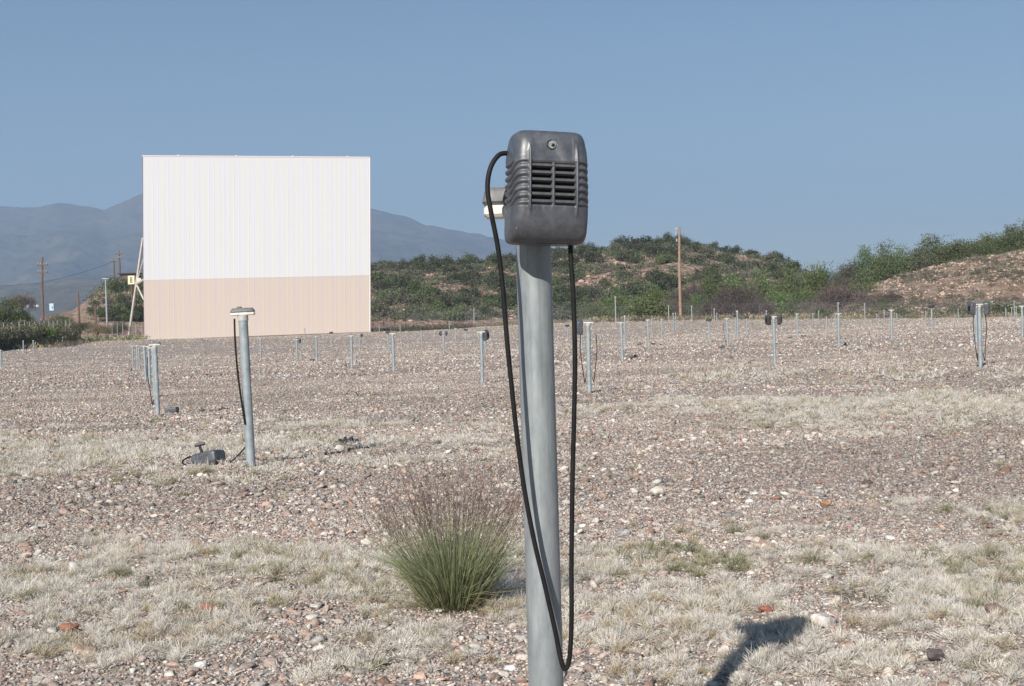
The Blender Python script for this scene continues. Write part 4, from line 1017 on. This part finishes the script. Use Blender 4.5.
# ------------------------------------------------------------ vegetation
LEAF = vcol_mat('leaf', .75, trans=.25, rnd=.5)
TWIG = plain('bark', (.13, .095, .075), .9, noise=5, c2=(.08, .06, .05))
def crown(seed, rx, rz_, n_cl, per, leaf, pal, sh=.55, flat=.25, aspect=.45):
    r = np.random.default_rng(seed); V = []; C = []
    a = r.uniform(0, 2 * math.pi, n_cl); q = r.uniform(sh, 1, n_cl) ** .6; el = np.arcsin(r.uniform(-flat, 1, n_cl))
    c = np.stack([rx * q * np.cos(a) * np.cos(el), rx * q * np.sin(a) * np.cos(el), rz_ * (flat + .05) + rz_ * (1 - flat) * q * np.sin(el)], -1)
    c *= (1 + .25 * (fbm(c[:, 0] * 2 / rx + seed, c[:, 1] * 2 / rx, 2, seed) - .5) * 2)[:, None]
    cs = r.uniform(.55, 1.2, n_cl); cc = pal[r.integers(0, len(pal), n_cl)] * r.uniform(.8, 1.2, (n_cl, 1))
    rep = np.repeat(np.arange(n_cl), per); N = len(rep)
    sg_ = .20 * rx
    p = c[rep] + np.clip(r.normal(0, 1, (N, 3)), -1.7, 1.7) * (sg_ * cs[rep])[:, None] * np.array([1, 1, .75])
    p[:, 2] = np.abs(p[:, 2])
    d = r.normal(size=(N, 3)); d[:, 2] = np.abs(d[:, 2]); d /= np.linalg.norm(d, axis=1, keepdims=True); s = np.cross(d, r.normal(size=(N, 3))); s /= np.linalg.norm(s, axis=1, keepdims=True)
    L_ = leaf * r.uniform(.6, 1.4, (N, 1)); w_ = L_ * aspect
    V = np.stack([p, p + d * L_ * .5 + s * w_ * .5, p + d * L_, p + d * L_ * .5 - s * w_ * .5], 1).reshape(-1, 3)
    C = np.repeat(cc[rep] * r.uniform(.85, 1.15, (N, 1)), 4, 0)
    return V, C
def limbs(seed, rx, rz_, n, r0):
    r = random.Random(seed); b = MB()
    for i in range(n):
        a = 2 * math.pi * i / n + r.uniform(-.4, .4); q = r.uniform(.3, .75); e = (rx * q * math.cos(a), rx * q * math.sin(a), rz_ * r.uniform(.55, .85))
        m_ = (e[0] * .35, e[1] * .35, e[2] * .5); b.tube([(0, 0, -.15 * rz_), (m_[0] * .4, m_[1] * .4, m_[2] * .5), m_, e], [r0, r0 * .8, r0 * .55, r0 * .2], 5)
        for k in range(3):
            a2 = a + r.uniform(-1, 1); e2 = (m_[0] + rx * .4 * math.cos(a2), m_[1] + rx * .4 * math.sin(a2), m_[2] + rz_ * r.uniform(.1, .4)); b.tube([m_, e2], [r0 * .45, r0 * .12], 4)
    return b
def quadmesh(name, V, C):
    n = len(V) // 4; return npmesh(name, V, np.arange(n * 4).reshape(n, 4), 4, cols=C)
PAL = {
 'dark': np.array([(.082,.090,.048),(.098,.105,.060),(.068,.076,.042)]),
 'grey': np.array([(.135,.138,.090),(.115,.122,.078),(.16,.155,.105)]),
 'green': np.array([(.125,.155,.062),(.155,.185,.078),(.10,.125,.055)]),
 'bright': np.array([(.14,.18,.06),(.17,.21,.075),(.11,.145,.05)]),
 'brown': np.array([(.155,.118,.105),(.185,.145,.125),(.13,.10,.088)]),
 'straw': np.array([(.33,.28,.18),(.38,.33,.22),(.25,.22,.13)])}
def veg_proto(name, kind, seed, n_cl, per, leaf, parts, aspect=.45, sh=.45, flat=.25):
    V, C = crown(seed, 1.0, 1.0, n_cl, per, leaf, PAL[kind], sh=sh, aspect=aspect, flat=flat)
    if parts:
        o = empty(name); link('crown', quadmesh('crown', V, C), LEAF, o); limbs(seed, 1, 1, 5, .045).build('trunk', TWIG, o)
    else: o = link(name, quadmesh(name, V, C), LEAF)
    return o
VP = {}
USED = set()
def veg(name, kind, var, loc, w_, h_, rz, label, cat, group, parts, spec):
    key = (name, kind, var)
    if key not in VP: VP[key] = veg_proto(name, kind, hash_(key), parts=parts, **spec); o = VP[key]
    else: o = copy_tree(VP[key])
    o.location = tuple(loc); o.scale = (w_, w_, h_); o.rotation_euler = (0, 0, rz); tag(o, label, cat, group); return o
def hash_(k): return sum(ord(c) * (i + 1) for i, c in enumerate(str(k))) % 9999
SM = dict(n_cl=30, per=40, leaf=.14, aspect=.6, sh=.3); TR_ = dict(n_cl=70, per=110, leaf=.065, aspect=.55, sh=.3); BR_ = dict(n_cl=60, per=75, leaf=.17, aspect=.10, sh=.2)
def surf(V, seed, n, prob=None, lim=(90, 1060)):
    """n random points over a hill grid (front side)"""
    r = np.random.default_rng(seed); rows, cols = V.shape[:2]; out = []
    fr = int(rows * .78)
    while len(out) < n:
        i = r.uniform(0, fr - 1.001); j = r.uniform(0, cols - 1.001); a, b = int(i), int(j); p = V[a, b] * (1 - (i - a)) * (1 - (j - b)) + V[a + 1, b] * (i - a) * (1 - (j - b)) + V[a, b + 1] * (1 - (i - a)) * (j - b) + V[a + 1, b + 1] * (i - a) * (j - b)
        x_, y_ = proj(p[0], p[1], p[2])
        if y_ > 321 or x_ < lim[0] or x_ > lim[1]: continue
        if prob is None or r.uniform() < prob(p): out.append(p)
    return out
rv = random.Random(8)
def pA(p):
    x, y = proj(p[0], p[1], p[2]); n = float(fbm(p[0] / 7, p[1] / 11, 3, 5))
    bare = .55 * math.exp(-((x - 610) / 50) ** 2 - ((y - 275) / 16) ** 2) + .45 * math.exp(-((x - 745) / 60) ** 2 - ((y - 262) / 10) ** 2) + .35 * math.exp(-((x - 490) / 60) ** 2 - ((y - 290) / 12) ** 2)
    return max(.03, (.62 + 2.4 * (n - .5)) - bare)
for i, p in enumerate(surf(HA, 71, 290, pA, (366, 800))):
    k = rv.choice(['dark', 'dark', 'dark', 'grey', 'green']); w_ = rv.uniform(1.1, 2.2) * (1.15 if k == 'dark' else 1)
    veg('shrub', k, rv.randint(0, 2), p - np.array([0, 0, .15]), w_, w_ * rv.uniform(.8, 1.25), rv.uniform(0, 6), {'dark': 'dark green juniper shrub on the rocky middle hill', 'grey': 'grey green shrub on the rocky middle hill', 'green': 'lighter green shrub on the rocky middle hill'}[k], 'shrub', 'shrubs on the middle hill', False, SM)
# skyline trees of the middle hill
for px, py, w_, h_ in [(420,264,1.6,2.3),(388,269,1.8,2.0),(620,247,2.3,2.6),(634,247,1.9,2.0),(667,244,2.6,2.6),(688,246,1.7,2.0),(697,248,1.6,1.8),(712,250,1.8,2.2),(736,253,1.6,1.9),(752,256,1.8,1.9),(776,261,2.0,2.4),(484,264,1.2,1.3),(500,262,1.5,1.7),(497,270,1.6,2.2),(528,258,1.3,1.4),(560,252,1.6,1.6),(590,250,1.8,1.9),(655,245,1.3,1.5)]:
    veg('juniper_tree', 'dark', rv.randint(0, 2), P(px, py + 2.5, 326), w_, h_, rv.uniform(0, 6), 'round dark juniper standing on the crest of the middle hill', 'tree', 'junipers on the crest', True, dict(n_cl=40, per=60, leaf=.10, aspect=.6, sh=.3))
# scrub too dense to count
def scrub(name, V, n, seed, prob, label, kinds, smin, smax, per=34):
    P_ = surf(V, seed, n, prob); r = np.random.default_rng(seed); VV = []; CC = []
    for p in P_:
        k = PAL[kinds[r.integers(0, len(kinds))]]; s = r.uniform(smin, smax); q = r.normal(0, 1, (per, 3)) * np.array([.42, .42, .28]) * s; q[:, 2] = np.abs(q[:, 2]); q += p
        d = r.normal(size=(per, 3)); d[:, 2] = np.abs(d[:, 2]); d /= np.linalg.norm(d, axis=1, keepdims=True); sd = np.cross(d, r.normal(size=(per, 3))); sd /= np.linalg.norm(sd, axis=1, keepdims=True); L_ = .30 * s * r.uniform(.6, 1.3, (per, 1))
        VV.append(np.stack([q, q + d * L_ * .5 + sd * L_ * .3, q + d * L_, q + d * L_ * .5 - sd * L_ * .3], 1).reshape(-1, 3)); CC.append(np.repeat(k[r.integers(0, 3)] * r.uniform(.8, 1.25, (per, 1)), 4, 0))
    o = link(name, quadmesh(name, np.concatenate(VV), np.concatenate(CC)), LEAF); tag(o, label, 'scrub', kind='stuff'); return o
scrub('scrub', HA, 8500, 81, pA, 'low grey green scrub covering the middle hill', ['dark', 'grey', 'grey', 'green', 'dark', 'grey', 'brown'], .8, 1.6, 34)
scrub('scrub', HB, 1500, 82, None, 'low green scrub covering the small hill left of the screen', ['green', 'dark', 'grey', 'green'], .8, 1.8, 24)
def pC(p):
    n = float(fbm(p[0] / 4, p[1] / 4, 3, 15)); x, y = proj(*p); return .16 + (.55 if n > .56 else 0) + .5 * float(sm(290, 312, y))
scrub('scrub', HC, 4200, 83, pC, 'sparse dry scrub dotted over the eroded slope', ['brown', 'grey', 'dark', 'grey', 'brown'], .22, .62, 26)
# boulders breaking through the hill soil
def boulders(V, n, seed, prob, label, c0, k0=.4, k1=1.15):
    pts_ = surf(V, seed, n, prob); r = np.random.default_rng(seed); var, f = stone_variants(ICO1, 10, seed); VV = []; FF = []; CC = []
    for i, p in enumerate(pts_):
        v = var[r.integers(0, 10)] * r.uniform(k0, k1) * np.array([1, 1, 1.15]); a = r.uniform(0, 6.28); v = np.stack([v[:, 0] * math.cos(a) - v[:, 1] * math.sin(a), v[:, 0] * math.sin(a) + v[:, 1] * math.cos(a), v[:, 2]], -1)
        VV.append(v + p); FF.append(f + i * len(v)); CC.append(np.repeat(np.array([c0]) * r.uniform(.75, 1.2), len(v), 0))
    o = link('boulders', npmesh('boulders', np.concatenate(VV), np.concatenate(FF), 3, cols=np.concatenate(CC)), STONEM); tag(o, label, 'boulders', kind='stuff')
boulders(HA, 1500, 91, lambda p: 1.0 if fbm(p[0] / 9, p[1] / 9, 3, 66) > .57 else .05 + .5 * max(0, .62 - pA(p)), 'pinkish boulders breaking through the scrub of the middle hill', (.46, .30, .24))
boulders(HC, 2600, 92, lambda p: 1.0 if fbm(p[0] / 5, p[1] / 5, 3, 67) > .5 else .35, 'small orange rocks on the eroded slope', (.50, .38, .30), .14, .42)
# thicket at the foot of the hill
def tree(px, ybase, ytop, wpx, d, kind, label, grp, name='mesquite_tree', spec=None, var=None):
    f = P(px, ybase, d); t_ = P(px, ytop, d); h_ = (t_[2] - f[2]) / 1.18; w_ = wpx * d / F / 2 / 1.12
    veg(name, kind, rv.randint(0, 2) if var is None else var, f, w_, h_, rv.uniform(0, 6), label, 'tree' if 'tree' in name else 'bush', grp, True, spec or (BR_ if kind == 'brown' else TR_))
G1 = 'green mesquites in the thicket below the hill'; L1 = 'green feathery mesquite in the thicket between utility pole and slope'
for px, yb, yt, wp, k in [(596,320,303,34,'green'),(620,321,297,46,'bright'),(650,320,291,52,'bright'),(640,320,300,40,'green'),(612,322,309,26,'grey')]:
    tree(px, yb, yt, wp, 192, k, 'green bush left of the orange utility pole at the hill foot', 'green bushes left of the utility pole')
tree(652, 324, 303, 42, 170, 'green', 'round dark green bush left of the orange utility pole', None, 'round_bush', dict(n_cl=80, per=60, leaf=.12, aspect=.6, sh=.5), 0)
for px, yb, yt, wp, k, d in [(690,318,286,44,'brown',190),(715,318,276,46,'green',200),(735,318,272,44,'bright',205),(765,318,275,50,'green',208),(795,317,270,44,'green',203),(820,316,262,42,'bright',198),(700,318,296,36,'green',186),(780,318,288,48,'bright',190),(742,319,284,64,'brown',182),(808,318,287,40,'green',186),(835,316,278,40,'brown',192),(842,318,283,60,'brown',181),(862,316,276,44,'green',188),(868,316,292,44,'brown',178),(760,319,298,40,'brown',178),(716,319,298,44,'brown',180),(890,312,290,36,'brown',178),(882,316,300,32,'green',176),(815,319,300,40,'brown',177),(670,320,298,34,'brown',186)]:
    tree(px, yb, yt, wp, d, k, L1 if k != 'brown' else 'bare brownish purple thicket tree between utility pole and slope', G1 if k != 'brown' else 'bare brown trees in the thicket')
for px, yb, yt, wp in [(820,318,308,22),(792,320,309,20),(901,318,307,20),(936,320,309,26),(1000,318,302,40),(960,318,305,30),(985,318,309,24),(1020,318,304,34),(868,320,311,26),(915,319,312,24),(845,320,313,20)]:
    tree(px, yb, yt, wp, 160, rv.choice(['green', 'grey', 'grey']), 'low green bush at the foot of the eroded slope', 'low bushes at the slope foot', 'low_bush', SM)
# trees along the crest of the bank
for px, yb, yt, wp, k in [(1020,266,246,40,'green'),(1005,266,248,34,'green'),(990,268,250,30,'grey'),(972,270,254,30,'green'),(955,277,258,30,'green'),(938,284,262,30,'grey'),(925,286,264,30,'green'),(903,292,268,34,'green'),(880,298,272,36,'green'),(850,292,262,38,'grey'),(868,290,250,36,'green'),(886,286,247,44,'green'),(905,284,250,40,'green'),(922,280,246,42,'grey'),(934,274,238,44,'green'),(950,272,240,46,'green'),(968,268,238,48,'green'),(985,264,237,46,'green'),(1000,261,233,46,'green'),(1016,258,228,48,'green'),(1034,255,222,50,'green'),(942,280,252,36,'green'),(912,290,262,34,'brown'),(890,296,266,40,'brown'),(1060,250,215,60,'green'),(1010,262,240,36,'dark'),(978,266,246,34,'green'),(957,272,250,34,'dark')]:
    tree(px, yb, yt, wp, 203, k, {'green': 'green mesquite in the row along the top of the eroded slope', 'grey': 'grey green mesquite in the row along the top of the slope', 'brown': 'bare brown bush at the left end of the eroded slope', 'dark': 'dark green mesquite in the row along the top of the slope'}[k], 'mesquites along the slope crest')
# left side greenery
for px, yb, yt, wp, d, k in [(-14,334,302,50,125,'green'),(8,334,301,44,128,'green'),(20,332,308,30,130,'green'),(64,332,313,28,140,'green'),(80,331,322,16,150,'grey'),(52,333,318,26,135,'grey'),(30,334,319,26,135,'grey'),(40,334,321,22,132,'brown'),(88,332,322,24,150,'grey'),(98,334,324,28,148,'straw'),(118,334,322,24,165,'grey'),(14,343,326,26,121,'grey'),(58,339,324,26,132,'brown'),(-4,344,328,30,118,'green'),(35,341,326,26,127,'straw')]:
    tree(px, yb, yt, wp, d, k, {'green': 'green mesquite behind the brush fence at the far left', 'grey': 'grey green bush behind the brush fence at the far left', 'brown': 'dry brown bush leaning on the brush fence at the far left', 'straw': 'straw coloured dry bush near the brush fence at the far left'}[k], 'bushes behind the left fence')
tree(48, 339, 325, 17, 112, 'bright', 'light green bush in front of the brush fence at the left', None, 'low_bush', SM)
tree(22, 312, 292, 30, 260, 'brown', 'bare grey brown tree behind the green bushes at the left', None)
for px, yb, yt, wp, k in [(110,318,303,22,'dark'),(124,319,302,26,'green'),(137,320,303,24,'dark'),(111,293,281,14,'green'),(118,291,279,14,'dark'),(127,292,279,16,'green'),(138,295,279,18,'green'),(100,318,307,16,'green'),(90,314,306,12,'grey'),(150,310,280,30,'green'),(120,304,293,16,'green'),(133,306,293,18,'grey'),(107,304,296,12,'grey'),(96,306,299,10,'grey'),(118,318,308,18,'bright'),(131,320,307,18,'bright')]:
    tree(px, yb, yt, wp, 262, k, 'green shrub clothing the small hill left of the screen', 'shrubs on the small hill', 'hill_shrub', SM)
# far edge: dry brush line
r = np.random.default_rng(99)
def strip(n, x0, x1, y0f, d0, d1, kinds, label, s0, s1, seed, name='dry_brush'):
    r = np.random.default_rng(seed); VV = []; CC = []; per = 26
    for i in range(n):
        px = r.uniform(x0, x1); d = r.uniform(d0, d1); rr_ = ray(px, 322); x = rr_[0] / rr_[1] * d; z = float(gz(x, d)); s = r.uniform(s0, s1); k = PAL[kinds[r.integers(0, len(kinds))]]
        q = r.normal(0, 1, (per, 3)) * np.array([.6, .5, .25]) * s; q[:, 2] = np.abs(q[:, 2]); q += np.array([x, d, z])
        dd = r.normal(size=(per, 3)) * [.5, .5, 1]; dd[:, 2] = np.abs(dd[:, 2]); dd /= np.linalg.norm(dd, axis=1, keepdims=True); sd = np.cross(dd, r.normal(size=(per, 3))); sd /= np.linalg.norm(sd, axis=1, keepdims=True); L_ = .5 * s * r.uniform(.6, 1.3, (per, 1))
        VV.append(np.stack([q, q + dd * L_ * .5 + sd * L_ * .12, q + dd * L_, q + dd * L_ * .5 - sd * L_ * .12], 1).reshape(-1, 3)); CC.append(np.repeat(k[r.integers(0, 3)] * r.uniform(.8, 1.25, (per, 1)), 4, 0))
    o = link(name, quadmesh(name, np.concatenate(VV), np.concatenate(CC)), LEAF); tag(o, label, 'brush', kind='stuff')
strip(900, 590, 1060, 320, 146, 172, ['straw', 'grey', 'brown', 'straw'], 'dry straw brush along the far field edge on the right', .3, .8, 1)
strip(300, 370, 600, 325, 176, 205, ['straw', 'brown', 'grey', 'dark'], 'dry brush below the dark fence', .3, .7, 2)
strip(260, 395, 470, 330, 152, 162, ['dark', 'brown'], 'dark brush heaps right of the screen foot', .35, .75, 3)
strip(260, 60, 143, 340, 128, 175, ['straw', 'grey', 'green', 'brown'], 'dry weeds left of the screen foot', .3, .7, 4)
strip(200, -30, 75, 345, 100, 125, ['straw', 'grey', 'brown'], 'dry weeds along the left brush fence', .3, .6, 5)
r = np.random.default_rng(123); VV = []; CC = []
a_, b_, c_ = P(-40, 352, 93), P(20, 345.5, 106), P(70, 339.5, 126)
for i in range(420):
    t = r.uniform(0, 1); q0 = (a_ + (b_ - a_) * t * 2) if t < .5 else (b_ + (c_ - b_) * (t * 2 - 1)); k = PAL[['brown', 'grey', 'green', 'grey', 'grey', 'green'][r.integers(0, 6)]] * 1.5
    q = np.array([0, r.uniform(1.0, 2.6), r.uniform(0, 1) ** 1.3 * 1.25]) + q0 + r.normal(0, .25, (22, 3)); dd = r.normal(size=(22, 3)) * [.4, .4, 1]; dd /= np.linalg.norm(dd, axis=1, keepdims=True); sd = np.cross(dd, r.normal(size=(22, 3))); sd /= np.linalg.norm(sd, axis=1, keepdims=True)
    VV.append(np.stack([q, q + dd * .2 + sd * .04, q + dd * .4, q + dd * .2 - sd * .04], 1).reshape(-1, 3)); CC.append(np.repeat(k[r.integers(0, 3)] * r.uniform(.8, 1.25, (22, 1)), 4, 0))
o = link('brush', quadmesh('brush', np.concatenate(VV), np.concatenate(CC)), LEAF); tag(o, 'dense dry brown brush pressed against the left chain link fence', 'brush', kind='stuff')
# give every member of a row its own wording
ORD = 'first second third fourth fifth sixth seventh eighth ninth tenth eleventh twelfth thirteenth fourteenth fifteenth sixteenth seventeenth eighteenth nineteenth twentieth twenty-first twenty-second twenty-third twenty-fourth twenty-fifth twenty-sixth twenty-seventh twenty-eighth twenty-ninth thirtieth'.split()
from collections import defaultdict
def hillpart(x, y):
    a = 'just right of the screen' if x < 420 else 'left of near post' if x < 512 else 'right of near post' if x < 610 else 'left of the orange pole' if x < 680 else 'right of the orange pole' if x < 740 else 'near the right end'
    return a
bl = defaultdict(list)
for o in COL.objects:
    if o.parent is None and o.get('label') and o.get('kind') is None: bl[o['label']].append(o)
for lab, L in bl.items():
    if len(L) < 2: continue
    if o and L[0].get('group') == 'shrubs on the middle hill':
        sub = defaultdict(list)
        for o in L:
            x, y = proj(*o.location); pos_ = 'low' if y > 288 else 'halfway up' if y > 266 else 'high'
            sub[lab.split(' shrub')[0].replace(' juniper', '') + ' shrub ' + pos_ + ' on middle hill, ' + hillpart(x, y)].append(o)
        for lb2, L2 in sub.items():
            L2.sort(key=lambda o: proj(*o.location)[0])
            for i, o in enumerate(L2): o['label'] = lb2 if len(L2) == 1 else (ORD[i] + ' from left: ' + lb2) if len(L2) <= 30 else lb2
    else:
        L.sort(key=lambda o: proj(*o.location)[0])
        for i, o in enumerate(L): o['label'] = (ORD[i] + ' from the left: ' + lab)
